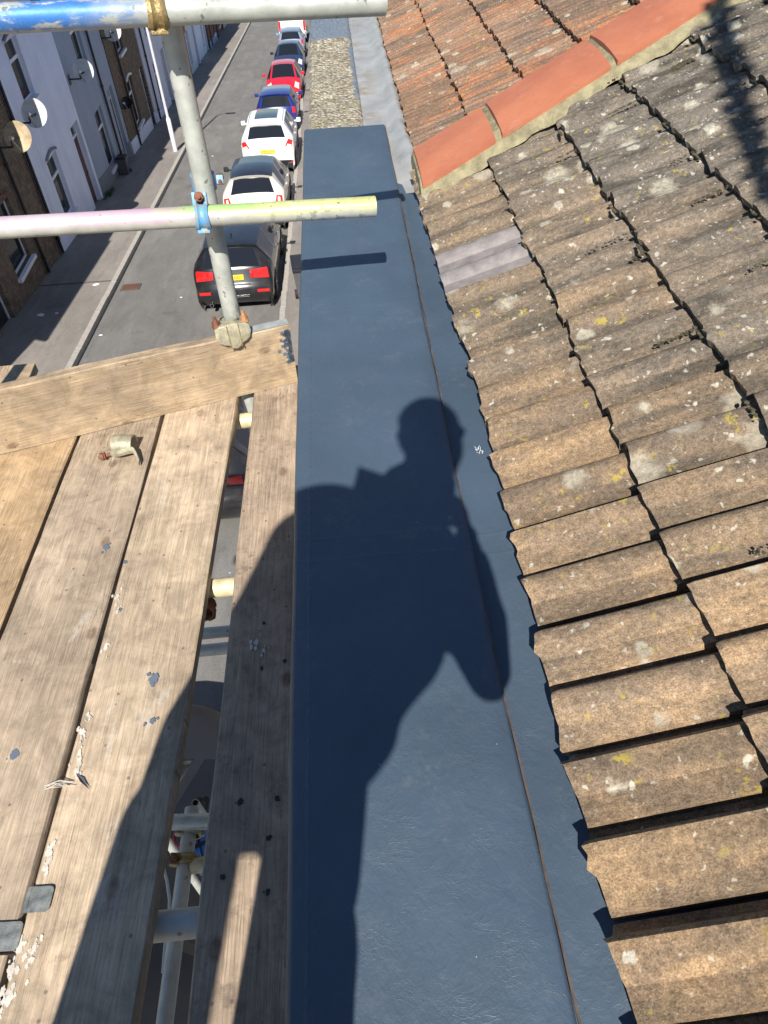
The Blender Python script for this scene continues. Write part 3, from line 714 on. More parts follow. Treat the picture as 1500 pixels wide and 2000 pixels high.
# weeds at the foot of the blue-grey house
m_ = MB(); q = on_street(230, 378, PH)
for k in range(120):
    a = random.uniform(0, 6.28); rr = random.uniform(0, .35); b = Vector((fx(q.y)+.12+abs(rr*math.cos(a))*.5, q.y+rr*2.2*math.sin(a), gz(q.y)+PH)); b.z = gz(b.y)+PH
    tip = b+Vector((random.uniform(-.06, .1), random.uniform(-.08, .08), random.uniform(.04, .16))); w_ = Vector((random.uniform(-.02, .02), .02, 0))
    m_.add([b-w_, b+w_, tip], [(0, 1, 2)])
tag(part('weeds', m_, plain('weed_green', (0.06, 0.09, 0.025), 0.8), None), 'low green weeds at the foot of the blue grey house', 'weeds', kind='stuff')

# ================================================================== CARS
def car(name, label, Yr, xc, facing, spec, group='cars parked along the near kerb'):
    """facing +1: rear towards the camera. spec: dict"""
    L, W = spec['L'], spec['W']/2
    st = spec['st']
    J = [0.0, 0.30, 0.60, 0.86, 1.0]
    rows = []
    for (y, zt, wt, zb, kt, ks) in st:
        zb_ = min(zb, zt-.05)
        wt_ = wt*W
        row = [Vector((wt_*j, y, zt - spec.get('crown', .05)*(j**3))) for j in J]
        full = W if zt > .45 else W*(.90+.1*(zt-.2)/.25)
        endf = max(0.0, 1-min(y, L-y)/0.5); full *= 1-.05*endf**2
        ws = full
        zlow = [zb_, zb_-.10, (zb_+.30)/2 if zb_ > .45 else zb_-.12, .30, .19]
        wl2 = [ws*.965, ws*.995, ws, ws*.985, ws*.93]
        zprev = row[-1].z
        for z_, w_ in zip(zlow, wl2):
            z_ = min(z_, zprev-.004); zprev = z_
            row.append(Vector((max(w_, wt_*.5), y, z_)))
        for q_ in row:   # rounded plan at both ends
            e = abs(q_.x/W)
            if y < L*.25: q_.y += .17*(e**3)*max(0, 1-y/(L*.25))
            if y > L*.78: q_.y -= .30*(e**2.5)*max(0, 1-(L-y)/(L*.22))
        rows.append(row)
    # densify along the length with Catmull-Rom on the parts that should flow
    NJ = len(rows[0])
    root = thing(name, label, 'car', (0, 0, 0), (0, 0, 0), group)
    up = Vector((0, S, 1)).normalized(); f_ = Vector((-.004, 1, -S)).normalized()
    if facing < 0: f_ = -f_
    rt = f_.cross(up).normalized()
    M_ = Matrix.Identity(4)
    for i in range(3): M_[i][0] = rt[i]; M_[i][1] = f_[i]; M_[i][2] = up[i]
    y0 = Yr if facing > 0 else Yr+L
    M_.translation = Vector((xc, y0, gz(y0)+.004))
    root.matrix_world = M_
    mats = {'B': spec['paint'], 'T': spec.get('roofpaint', spec['paint']), 'G': 'car_glass', 'P': spec.get('pillar', spec['paint'])}
    bins = {k: MB() for k in ('body', 'roof', 'windscreen', 'rear_window', 'bumper')}
    for sgn in (-1, 1):
        for i in range(len(rows)-1):
            kt, ks = st[i][4], st[i][5]
            for j in range(NJ-1):
                a, b, c, d = [Vector((v.x*sgn, v.y, v.z)) for v in (rows[i][j], rows[i][j+1], rows[i+1][j+1], rows[i+1][j])]
                tgt = 'body'
                if j < 4:
                    if kt == 'T': tgt = 'roof'
                    elif kt == 'W' and j < 3: tgt = 'windscreen'
                    elif kt == 'R' and j < 3: tgt = 'rear_window'
                    elif kt == 'D': tgt = 'bumper'
                elif j == 4:
                    if ks == 'g':
                        if i == 0 or st[i-1][5] != 'g': bins['side_window%d' % (len(bins))] = MB()
                        tgt = [k_ for k_ in bins if k_.startswith('side_window')][-1]
                    elif kt == 'T' and ks == 'p': tgt = 'body'
                    elif kt == 'D': tgt = 'bumper'
                elif j >= 7 and spec.get('clad'): tgt = 'bumper'
                bins[tgt].quad(a, b, c, d)
    mm = {'body': mats['B'], 'roof': mats['T'], 'windscreen': 'car_glass', 'rear_window': 'car_glass', 'side_window': 'car_glass', 'bumper': spec.get('bumper', 'black_plastic')}
    for k, b_ in bins.items():
        k = k.rstrip('0123456789')
        if b_.f: part(k, b_, MT[mm[k]], root, 42)
    def P(i, j, sgn, off=.012):
        i0 = min(int(i), len(rows)-2); fi = i-i0; j0 = min(int(j), NJ-2); fj = j-j0
        q_ = (rows[i0][j0]*(1-fj)+rows[i0][j0+1]*fj)*(1-fi)+(rows[i0+1][j0]*(1-fj)+rows[i0+1][j0+1]*fj)*fi
        du = rows[i0+1][j0]-rows[i0][j0]; dv = rows[i0][j0+1]-rows[i0][j0]
        n_ = dv.cross(du); n_ = n_.normalized() if n_.length > 1e-9 else Vector((0, 0, 1))
        cen = Vector((0, L/2, .6))
        if n_.dot(q_-cen) < 0: n_ = -n_
        q_ = q_+n_*off
        return Vector((q_.x*sgn, q_.y, q_.z))
    def patch(pname, corners, sgn, mat, off=.014, n=4, m=4, parent=root):
        """corners: four (i,j) in order; a raised lens lying on the shell"""
        def Q(u, v):
            (a, b, c, d) = corners
            i = (a[0]*(1-u)+b[0]*u)*(1-v)+(d[0]*(1-u)+c[0]*u)*v; j = (a[1]*(1-u)+b[1]*u)*(1-v)+(d[1]*(1-u)+c[1]*u)*v
            return i, j
        G = MB(); T = [[P(*Q(u/n, v/m), sgn, off if 0 < u < n and 0 < v < m else off*.75) for v in range(m+1)] for u in range(n+1)]
        Bm = [[P(*Q(u/n, v/m), sgn, -.004) for v in range(m+1)] for u in range(n+1)]
        G.grid(T)
        for u in range(n):
            G.quad(T[u][0], T[u+1][0], Bm[u+1][0], Bm[u][0]); G.quad(T[u][m], Bm[u][m], Bm[u+1][m], T[u+1][m])
        for v in range(m):
            G.quad(T[0][v], Bm[0][v], Bm[0][v+1], T[0][v+1]); G.quad(T[n][v], T[n][v+1], Bm[n][v+1], Bm[n][v])
        return part(pname, G, MT[mat], parent, 50)
    for (pn, cs, mat_, off) in spec.get('patches', []):
        for sgn in (-1, 1): patch(pn, cs, sgn, mat_, off)
    for (pn, cs, mat_, off) in spec.get('patches_mid', []):    # spans the centre line
        G = MB()
        (i0, i1, j1) = cs
        T = [[P(i0+(i1-i0)*u/3, j1*abs(v)/3, 1 if v >= 0 else -1, off) for v in range(-3, 4)] for u in range(4)]
        Bm = [[P(i0+(i1-i0)*u/3, j1*abs(v)/3, 1 if v >= 0 else -1, -.003) for v in range(-3, 4)] for u in range(4)]
        G.grid(T)
        for v in range(6): G.quad(T[0][v], Bm[0][v], Bm[0][v+1], T[0][v+1]); G.quad(T[3][v], T[3][v+1], Bm[3][v+1], Bm[3][v])
        for u in range(3): G.quad(T[u][0], T[u+1][0], Bm[u+1][0], Bm[u][0]); G.quad(T[u][6], Bm[u][6], Bm[u+1][6], T[u+1][6])
        part(pn, G, MT[mat_], root, 50)
    # wheels with arches
    rw = spec.get('rw', .31)
    for yw in spec['axles']:
        for sgn in (-1, 1):
            w_ = thing('wheel', None, None, (sgn*(W-.10), yw, rw)); w_.parent = root
            del_ = MB(); prof = [(rw*.62, -.10), (rw*.95, -.10), (rw, -.07), (rw, .07), (rw*.95, .104), (rw*.62, .104)]
            Mx = Matrix.Rotation(R(90)*sgn, 4, 'Y')
            del_.lathe(prof, 24, Mx); part('tyre', del_, MT['tyre'], w_, 40)
            rm = MB(); rm.lathe([(rw*.62, .0), (rw*.62, .095), (rw*.56, .09), (.05, .07), (.001, .085)], 20, Mx); 
            for k in range(5):
                a = k*2*math.pi/5
                rm.box((-.02, .04, .085), (.02, rw*.58, .105), Mx @ Matrix.Rotation(a, 4, 'Z'))
            part('rim', rm, MT['rim'], w_, 40)
            ar = MB(); n = 12; Pn = []
            for k in range(n+1):
                a = math.pi*k/n; y_ = yw-math.cos(a)*(rw+.055); z_ = rw-.02+math.sin(a)*(rw+.055)
                y2 = yw-math.cos(a)*(rw-.06); z2 = rw-.02+math.sin(a)*(rw-.06)
                Pn.append([(sgn*(W+.004), y_, z_), (sgn*(W-.01), y2, z2)])
            ar.grid(Pn); part('wheel_arch', ar, MT['black_plastic'], root, 50)
    # mirrors, door lines, handles
    ym, zm = spec['mirror']
    for sgn in (-1, 1):
        m_ = MB(); m_.box((W*.94, ym-.05, zm-.02), (W+.06, ym+.02, zm+.03)); m_.box((W+.03, ym-.05, zm-.04), (W+.19, ym+.07, zm+.10))
        m_.v = [(x*sgn, y, z) for x, y, z in m_.v]
        part('door_mirror', m_, MT[spec.get('mirror_mat', spec['paint'])], root, 50, .025)
        for yd in spec['handles']:
            m_ = MB(); m_.box((W*.985, yd-.09, zm-.13), (W+.022, yd+.09, zm-.105)); m_.v = [(x*sgn, y, z) for x, y, z in m_.v]
            part('door_handle', m_, MT[spec.get('handle_mat', spec['paint'])], root, 50, .006)
    if 'plate' in spec:
        txt, pi, pz, tilt = spec['plate']
        Mp = Matrix.Translation(Vector((0, pi, pz))) @ Matrix.Rotation(R(90-tilt), 4, 'X')
        m_ = MB(); m_.box((-.26, -.058, 0), (.26, .058, .012), Mp); pl = part('number_plate', m_, MT['plate'], root, None, .004)
        lettering(txt, .088, Mp @ Matrix.Translation((0, 0, .014)), MT['ink'], pl, 'plate_lettering')
    return root, P, patch

def lettering(txt, size, M_, mat, parent, name):
    cu = bpy.data.curves.new('lettering', 'FONT'); cu.body = txt; cu.size = size; cu.align_x = 'CENTER'; cu.align_y = 'CENTER'; cu.extrude = 0.001
    ob = bpy.data.objects.new('lettering', cu); COL.objects.link(ob)
    dg = bpy.context.evaluated_depsgraph_get(); dg.update()
    me = bpy.data.meshes.new_from_object(ob.evaluated_get(dg)); bpy.data.objects.remove(ob)
    me.transform(M_); me.materials.clear(); me.materials.append(mat)
    return link(name, me, parent)

# station: (y, z of the centre line, half width of the top as share of W, belt height, kind of top, kind of side)
ESTATE = dict(L=4.62, W=1.81, paint='p_black', axles=(.83, 3.66), mirror=(3.05, 1.0), handles=(1.75, 2.65), handle_mat='chrome', crown=.05, rw=.33,
  st=[(.16, .20, .80, .15, 'B', 'b'), (.05, .30, .90, .25, 'B', 'b'), (.0, .45, .93, .4, 'B', 'b'), (.0, .58, .93, .5, 'B', 'b'), (.05, .65, .92, .6, 'B', 'b'),
      (.09, .70, .90, .65, 'B', 'b'), (.13, .96, .86, .90, 'B', 'b'), (.17, 1.02, .82, .95, 'R', 'b'), (.55, 1.33, .66, .97, 'B', 'b'), (.53, 1.39, .66, .97, 'T', 'b'),
      (.72, 1.42, .67, .97, 'T', 'g'), (1.55, 1.45, .68, .96, 'T', 'p'), (1.63, 1.455, .68, .96, 'T', 'g'), (2.40, 1.45, .68, .95, 'T', 'p'), (2.48, 1.45, .68, .95, 'T', 'g'), (2.85, 1.41, .66, .94, 'W', 'g'),
      (3.50, 1.00, .74, .92, 'B', 'b'), (3.65, .97, .78, .88, 'B', 'b'), (4.2, .88, .80, .80, 'B', 'b'), (4.48, .76, .84, .68, 'B', 'b'), (4.60, .58, .88, .5, 'B', 'b'), (4.60, .38, .88, .3, 'B', 'b'), (4.54, .22, .86, .18, 'B', 'b')],
  patches=[('tail_light', [(5.3, 2.5), (6.2, 2.5), (6.75, 4.3), (5.3, 4.3)], 'red_lens', .02), ('tail_light', [(5.35, 1.75), (6.0, 1.75), (6.1, 2.45), (5.3, 2.45)], 'red_lens', .018),
           ('reflector', [(2.25, 2.1), (2.75, 2.1), (2.75, 3.6), (2.25, 3.6)], 'red_lens', .01)],
  patches_mid=[('bumper_trim', (3.55, 4.35, 2.3), 'chrome', .002)],
  plate=('LC13 XJD', .098, .81, 8))
ESTATE['patches_mid'] = []
SUVH = dict(L=4.12, W=1.78, paint='p_cream', roofpaint='p_black', axles=(.75, 3.35), mirror=(2.95, 1.03), handles=(1.6, 2.5), crown=.07, rw=.34, mirror_mat='p_black', clad=True,
  st=[(.14, .22, .80, .15, 'D', 'b'), (.04, .32, .90, .25, 'D', 'b'), (.0, .48, .92, .4, 'B', 'b'), (.0, .62, .92, .5, 'B', 'b'), (.06, .70, .90, .6, 'B', 'b'),
      (.10, .76, .90, .7, 'B', 'b'), (.15, 1.0, .88, .93, 'B', 'b'), (.22, 1.08, .80, 1.0, 'R', 'b'), (.52, 1.40, .66, 1.03, 'B', 'b'), (.48, 1.47, .66, 1.03, 'T', 'b'),
      (.75, 1.52, .67, 1.02, 'T', 'g'), (1.45, 1.56, .67, 1.0, 'T', 'p'), (1.53, 1.56, .67, 1.0, 'T', 'g'), (2.2, 1.55, .66, .98, 'T', 'p'), (2.28, 1.55, .66, .98, 'T', 'g'), (2.55, 1.50, .64, .97, 'W', 'g'),
      (3.2, 1.08, .72, .95, 'B', 'b'), (3.35, 1.04, .78, .92, 'B', 'b'), (3.8, .94, .80, .84, 'B', 'b'), (4.02, .80, .84, .7, 'B', 'b'), (4.10, .58, .88, .5, 'B', 'b'), (4.10, .40, .88, .3, 'D', 'b'), (4.04, .24, .86, .18, 'D', 'b')],
  patches=[('tail_light', [(5.1, 2.6), (6.2, 3.0), (6.3, 4.6), (5.0, 4.6)], 'red_lens', .02), ('tail_lens', [(5.35, 2.95), (5.95, 3.15), (5.95, 3.75), (5.45, 3.75)], 'clear_lens', .026)],
  plate=('GK14 OHR', .085, .80, 6))
KUGA = dict(L=4.52, W=1.84, paint='p_white', axles=(.85, 3.6), mirror=(3.05, 1.10), handles=(1.7, 2.65), crown=.05, rw=.35, clad=True,
  st=[(.14, .24, .80, .15, 'D', 'b'), (.04, .36, .90, .25, 'D', 'b'), (.0, .50, .92, .4, 'B', 'b'), (.0, .66, .92, .5, 'B', 'b'), (.05, .76, .91, .6, 'B', 'b'),
      (.08, .84, .90, .76, 'B', 'b'), (.14, 1.10, .88, 1.0, 'B', 'b'), (.20, 1.18, .82, 1.06, 'R', 'b'), (.50, 1.50, .69, 1.12, 'B', 'b'), (.46, 1.58, .69, 1.12, 'T', 'b'),
      (.75, 1.62, .70, 1.11, 'T', 'g'), (1.55, 1.66, .71, 1.09, 'T', 'p'), (1.63, 1.66, .71, 1.09, 'T', 'g'), (2.4, 1.65, .70, 1.06, 'T', 'p'), (2.48, 1.65, .70, 1.06, 'T', 'g'), (2.80, 1.60, .68, 1.05, 'W', 'g'),
      (3.5, 1.15, .74, 1.02, 'B', 'b'), (3.65, 1.10, .80, .98, 'B', 'b'), (4.15, 1.0, .82, .9, 'B', 'b'), (4.4, .86, .84, .76, 'B', 'b'), (4.50, .62, .88, .5, 'B', 'b'), (4.50, .42, .88, .3, 'D', 'b'), (4.44, .24, .86, .18, 'D', 'b')],
  patches=[('tail_light', [(5.3, 2.5), (6.4, 3.4), (6.5, 5.0), (5.2, 4.6)], 'red_lens', .02), ('tail_lens', [(5.25, 2.7), (5.6, 3.0), (5.5, 4.2), (5.2, 4.2)], 'clear_lens', .026),
           ('reflector', [(1.3, 3.3), (1.9, 3.3), (1.9, 4.2), (1.3, 4.2)], 'red_lens', .012), ('roof_rail', [(9.5, 3.15), (14.2, 3.15), (14.2, 3.32), (9.5, 3.32)], 'chrome', .035)],
  patches_mid=[('sunroof', (10.3, 13.6, 2.0), 'car_glass', .006)],
  plate=('GN62 TWX', .005, .80, 10))
CITY = dict(L=3.75, W=1.68, paint='p_blue', axles=(.65, 3.1), mirror=(2.65, 1.05), handles=(1.4, 2.2), crown=.05, rw=.30,
  st=[(.12, .22, .80, .15, 'B', 'b'), (.03, .34, .90, .25, 'B', 'b'), (.0, .48, .92, .4, 'B', 'b'), (.0, .62, .92, .5, 'B', 'b'), (.03, .70, .91, .6, 'B', 'b'),
      (.05, .78, .91, .7, 'B', 'b'), (.09, .98, .89, .9, 'B', 'b'), (.13, 1.04, .84, .98, 'R', 'b'), (.34, 1.40, .70, 1.0, 'B', 'b'), (.30, 1.46, .70, 1.0, 'T', 'b'),
      (.55, 1.50, .71, 1.0, 'T', 'g'), (1.2, 1.53, .72, .98, 'T', 'p'), (1.28, 1.53, .72, .98, 'T', 'g'), (1.95, 1.52, .71, .97, 'T', 'p'), (2.03, 1.52, .71, .97, 'T', 'g'), (2.35, 1.46, .68, .96, 'W', 'g'),
      (2.95, 1.05, .74, .94, 'B', 'b'), (3.1, 1.01, .80, .9, 'B', 'b'), (3.5, .90, .82, .8, 'B', 'b'), (3.68, .76, .84, .66, 'B', 'b'), (3.74, .56, .88, .5, 'B', 'b'), (3.74, .38, .88, .3, 'B', 'b'), (3.68, .22, .86, .18, 'B', 'b')],
  patches=[('tail_light', [(5.2, 3.0), (6.9, 3.2), (6.9, 4.8), (5.2, 4.8)], 'red_lens', .02), ('headlight', [(18.1, 3.2), (19.6, 3.0), (19.8, 4.6), (18.3, 4.6)], 'clear_lens', .012)],
  plate=('KX65 VRB', .025, .80, 6))
HATCH = dict(CITY, L=3.95, W=1.70, paint='p_red', axles=(.7, 3.2), mirror=(2.55, 1.02), handles=(1.5, 2.2), crown=.06,
  st=[(.12, .22, .80, .15, 'B', 'b'), (.03, .34, .90, .25, 'B', 'b'), (.0, .48, .92, .4, 'B', 'b'), (.0, .62, .92, .5, 'B', 'b'), (.03, .70, .91, .6, 'B', 'b'),
      (.05, .78, .91, .7, 'B', 'b'), (.12, .94, .88, .88, 'B', 'b'), (.17, 1.0, .82, .94, 'R', 'b'), (.45, 1.34, .66, .97, 'B', 'b'), (.42, 1.40, .66, .97, 'T', 'b'),
      (.65, 1.44, .67, .97, 'T', 'g'), (1.25, 1.47, .67, .95, 'T', 'p'), (1.33, 1.47, .67, .95, 'T', 'g'), (1.9, 1.45, .66, .93, 'T', 'p'), (1.98, 1.44, .66, .93, 'T', 'g'), (2.15, 1.42, .65, .92, 'W', 'g'),
      (2.95, .98, .78, .90, 'B', 'b'), (3.1, .94, .80, .87, 'B', 'b'), (3.55, .80, .80, .74, 'B', 'b'), (3.80, .66, .82, .6, 'B', 'b'), (3.93, .50, .86, .44, 'D', 'b'), (3.95, .36, .88, .3, 'B', 'b'), (3.88, .22, .86, .18, 'B', 'b')],
  patches=[('headlight', [(17.55, 3.0), (18.9, 2.6), (19.3, 4.3), (17.9, 4.6)], 'clear_lens', .014), ('fog_light', [(20.2, 2.8), (20.9, 2.8), (20.9, 3.5), (20.2, 3.5)], 'clear_lens', .012), ('tail_light', [(5.2, 3.0), (6.9, 3.2), (6.9, 4.8), (5.2, 4.8)], 'red_lens', .02)])
HATCH.pop('plate', None)
NAVY = dict(HATCH, paint='p_navy', L=3.95, mirror_mat='p_black')
PALE = dict(CITY, paint='p_pale')
PALE.pop('plate', None)
BLK = dict(HATCH, paint='p_black')
root, P, patch = car('parked_car', 'black estate car with red tail lights, nearest of the row beyond the toe board', 15.05, -2.68, 1, ESTATE)
m_ = MB(); m_.add([(-.012, .95, 1.44), (.012, .95, 1.44), (.012, 1.12, 1.445), (-.012, 1.12, 1.445), (0, .93, 1.52)], [(0,1,4),(1,2,4),(2,3,4),(3,0,4)]); part('roof_aerial', m_, MT['black_plastic'], root)
for s_ in (-1,):
    m_ = MB(); m_.pipe((-.55, -.01, .24), (-.55, .25, .24), .045, .036, 16); part('exhaust_pipe', m_, MT['chrome'], root, 40)
m_ = MB(); m_.box((-.34, -.014, .395), (.34, -.002, .415)); part('bumper_trim', m_, MT['chrome'], root)
m_ = MB(); m_.box((-.40, .035, .668), (.40, .05, .684)); part('boot_trim', m_, MT['chrome'], root)
m_ = MB(); m_.lathe([(.001, 0), (.036, 0), (.04, -.004)], 16, Matrix.Translation((0, .115, .93)) @ Matrix.Rotation(R(80), 4, 'X')); part('badge', m_, MT['chrome'], root)
root, P, patch = car('parked_car', 'cream car with a black roof and tapering dark rear window', 20.35, -2.60, 1, SUVH)
m_ = MB(); Mb = Matrix.Translation((0, .105, .93)) @ Matrix.Rotation(R(82), 4, 'X')
m_.prism([(0, -.06), (.035, 0), (0, .06), (-.035, 0)], 0, .012, Mb); part('badge', m_, MT['chrome'], root)
car('parked_car', 'white crossover with silver roof rails and sunroof', 26.3, -2.56, 1, KUGA)
car('parked_car', 'bright blue small car with upright red tail lights and dark rear window', 32.3, -2.56, 1, CITY)
car('parked_car', 'red hatchback facing the camera with large pale headlights', 38.8, -2.60, -1, HATCH)
car('parked_car', 'dark navy car facing the camera right behind the red hatchback', 46.0, -2.62, -1, NAVY)
car('parked_car', 'pale blue car between the navy car and the white van', 53.0, -2.70, 1, PALE)
car('parked_car', 'black car seen only through the gap in the boards, red tail light showing', 7.3, -2.58, 1, dict(ESTATE, L=4.62, patches=[('tail_light', [(5.6, 2.2), (6.0, 2.2), (6.1, 4.3), (5.5, 4.3)], 'red_lens', .02)]))
car('parked_car', 'black car standing directly below the scaffold, only its bonnet seen through the board gap', 0.15, -2.38, 1, dict(HATCH, paint='black_plastic', patches=[]))
# white van
def van(Yr, xc):
    t = thing('parked_van', 'white panel van with tall red rear lamps at the far end of the parked line', 'van', (0, 0, 0), (0, 0, 0), 'cars parked along the near kerb')
    up = Vector((0, S, 1)).normalized(); f_ = Vector((-.004, 1, -S)).normalized(); rt = f_.cross(up).normalized()
    M_ = Matrix.Identity(4)
    for i in range(3): M_[i][0] = rt[i]; M_[i][1] = f_[i]; M_[i][2] = up[i]
    M_.translation = Vector((xc, Yr, gz(Yr)+.004)); t.matrix_world = M_
    prof = [(0, .35), (.0, 1.0), (.08, 1.85), (.2, 1.92), (3.2, 1.95), (3.55, 1.85), (4.1, 1.25), (4.75, 1.0), (4.95, .75), (5.0, .35)]
    m_ = MB(); P_ = []
    for y, z in prof:
        P_.append([(-.92, y, .3), (-.94, y, min(z, .95)*.98), (-.86, y, z-.06), (-.7, y, z), (.7, y, z), (.86, y, z-.06), (.94, y, min(z, .95)*.98), (.92, y, .3)])
    m_.grid(P_); m_.add([(-.92, 0, .3), (.92, 0, .3), (.7, 0, .35), (-.7, 0, .35)], [(0, 1, 2, 3)])
    part('body', m_, MT['p_white'], t, 40)
    for s_ in (-1, 1):
        m_ = MB(); m_.box((s_*.86-.07, -.02, .75), (s_*.86+.07, .05, 1.35)); part('tail_light', m_, MT['red_lens'], t, None, .015)
        m_ = MB(); m_.box((s_*.42-.30, .045, 1.15), (s_*.42+.30, .07, 1.62), Matrix.Rotation(R(-5), 4, 'X')); part('rear_window', m_, MT['car_glass'], t, None, .02)
        for y in (.95, 4.0):
            w_ = MB(); w_.tube((s_*.74, y, .32), (s_*.95, y, .32), .32, 20); part('wheel', w_, MT['tyre'], t, 40)
        w_ = MB(); w_.box((s_*1.0-.08, 3.4, 1.1), (s_*1.0+.08, 3.5, 1.35)); part('door_mirror', w_, MT['black_plastic'], t, None, .02)
    m_ = MB(); m_.box((-.9, -.08, .32), (.9, .0, .55)); part('bumper', m_, MT['black_plastic'], t, None, .02)
van(60.0, -2.85)

# ================================================================== OUR HOUSE
Z1 = -1.15                                 # top of the parapet coping
own = thing('terraced_house', 'house with the slate blue membrane parapet and lichened tile roof the camera stands beside', 'house', (0, 0, gz(0)))
oz = gz(0)
def L(p): return (p[0], p[1], p[2]-oz)
SH = (0, 0, oz)
PX0, PX1, PY0, PY1 = -0.172, 0.212, -2.5, 3.70
m_ = MB(); m_.box((-0.150, PY0, oz-.8), (0.10, PY1-.02, Z1-.05)); part('wall', m_, MT['grey_wall'], own, shift=SH)
# coping top: gently uneven sheet with rolled edges
def coping(x0, x1, y0, y1, z, mat, pname, parent, nx, ny, amp, rad=0.010, drop=0.17, seed=0, endr=True):
    rnd = random.Random(seed); m_ = MB(); P_ = []
    ph = [rnd.uniform(0, 6.28) for _ in range(6)]
    for i in range(ny+1):
        t = i/ny; y = y0+(y1-y0)*t
        xs = []
        wob = 0.0016*math.sin(y*3.1+ph[0])+0.0010*math.sin(y*9.7+ph[1])+.011*smoothstep(.9, .0, y)
        a, b = x0+wob*.6, x1+wob
        row = [Vector((a+.003, y, z-drop)), Vector((a, y, z-rad*1.6)), Vector((a+rad*.3, y, z-rad*.5)), Vector((a+rad, y, z))]
        for k in range(1, nx):
            x = a+rad+(b-a-2*rad)*k/nx
            row.append(Vector((x, y, z+amp*(math.sin(x*23+y*5+ph[2])+math.sin(y*11+ph[3]+x*9)+.6*math.sin(y*29+x*31+ph[4])))))
        row += [Vector((b-rad, y, z)), Vector((b-rad*.3, y, z-rad*.5)), Vector((b, y, z-rad*1.6)), Vector((b-.002, y, z-drop*.4))]
        if endr:
            e = min(1.0, (y1-y)/.03); 
            for q in row: q.z -= .022*(1-math.sqrt(max(0, 1-(1-e)**2)))
        P_.append(row)
    m_.grid(P_); m_.add([P_[-1][0], P_[-1][-1], P_[-1][-1]-Vector((0, .001, .1)), P_[-1][0]-Vector((0, .001, .02))], [(0, 1, 2, 3)])
    m_.add(P_[-1], [tuple(range(len(P_[-1])))])
    return part(pname, m_, mat, parent, 60, shift=SH)
coping(PX0, PX1, PY0, PY1, Z1, MT['membrane'], 'parapet_coping', own, 10, 150, 0.0006)
# thin raw laminate edge along the roof side of the coping
m_ = MB(); n = 220; P_ = []
for i in range(n+1):
    y = -0.8+(PY1-.03+.8)*i/n; wob = 0.0016*math.sin(y*3.1+1)+0.0008*math.sin(y*17)
    x = PX1+.0005+wob+.011*smoothstep(.9, .0, y); P_.append([(x-.0022-.0006*math.sin(y*41), y, Z1-.0062), (x+.0012, y, Z1-.0066), (x+.002, y, Z1-.020)])
m_.grid(P_); part('edge_laminate', m_, MT['laminate'], own, 60, shift=SH)
# gutter strip between coping and tiles
m_ = MB(); P_ = []; n = 150
for i in range(n+1):
    y = PY0+(3.02-PY0)*i/n; row = []
    far = smoothstep(1.6, 2.9, y)
    for k in range(11):
        x = .185+(.46-.185)*k/10
        z = Z1-.026+.0012*math.sin(y*7+x*30)+.0009*math.sin(y*19+k)
        z -= .012*far*smoothstep(.21, .26, x); z += (.014+.02*far)*smoothstep(.265, .33, x)
        row.append(Vector((x, y, z)))
    P_.append(row)
m_.grid(P_); part('gutter_lining', m_, MT['membrane'], own, 60, shift=SH)

# ---- roof
PITCH = R(24); CP, SP = math.cos(PITCH), math.sin(PITCH)
E0 = Vector((0.302, 0, -1.128))            # lower edge of the eaves course
U = Vector((CP, 0, SP)); NN = Vector((-SP, 0, CP)); V_ = Vector((0, 1, 0))
G_ = 0.266
m_ = MB()
a = E0+U*.03-NN*.075
for q0, q1 in ((PY0, 12.0),):
    c_ = [a+V_*q0, a+V_*q1, a+U*7+V_*q1, a+U*7+V_*q0]
    m_.add([*c_, *[v-NN*.03 for v in c_]], [(0,1,2,3),(7,6,5,4),(0,4,5,1),(1,5,6,2),(2,6,7,3),(3,7,4,0)])
roof = part('roof', m_, MT['laminate'], own, shift=SH)
# tile shapes: width .25 with two rolls; y runs away from the camera, x runs up the slope
def tile_mesh(seed, kind):
    rnd = random.Random(seed)
    if kind == 'roll':
        base = [(0, -.014), (.0015, .0), (.042, .001), (.050, .0075), (.060, .0145), (.078, .0200), (.092, .0195), (.099, .014), (.104, -.003), (.109, -.019), (.1215, -.022)]
        prof = base[:]+[(y+.125, z) for y, z in base[1:]]
    else:
        prof = [(0, -.012), (.0015, 0)]
        for k in range(5): prof += [(.010+k*.048, .0), (.020+k*.048, .0055), (.036+k*.048, .0055), (.046+k*.048, -.001)]
        prof += [(.2485, -.004)]
    W_ = .2485
    Ln = .305; m_ = MB(); rows = []
    xs = (0.0, .012, .09, .19, Ln)
    jag = [rnd.uniform(-.0018, .0018)+.0035*math.sin(k_*.55+seed*1.7)-(.006 if rnd.random() < .10 else 0) for k_ in range(len(prof))]; jz = [rnd.uniform(-.001, .001) for _ in prof]
    for i, x in enumerate(xs):
        row = []
        for j, (y, z) in enumerate(prof):
            xx = x+(jag[j]*(1 if i == 0 else .4) if i < 2 else 0)
            zz = z + jz[j] + rnd.uniform(-.0007, .0007) - .034*x/Ln
            if i == 0: zz -= .003
            row.append(Vector((xx, y, zz)))
        rows.append(row)
    m_.grid(rows)
    th = .021
    bot = [[v-Vector((-.002 if i == 0 else 0, 0, th)) for v in r] for i, r in enumerate(rows)]
    n = len(prof)
    for j in range(n-1): m_.quad(rows[0][j], bot[0][j], bot[0][j+1], rows[0][j+1])
    for i in range(len(xs)-1):
        m_.quad(rows[i][0], rows[i+1][0], bot[i+1][0], bot[i][0]); m_.quad(rows[i][-1], bot[i][-1], bot[i+1][-1], rows[i+1][-1])
    me = m_.mesh('roof_tile', MT['tile'] if kind == 'roll' else MT['tile_far'], 38)
    return me
TA = [tile_mesh(s_, 'roll') for s_ in range(6)]; TB = [tile_mesh(50+s_, 'rib') for s_ in range(6)]
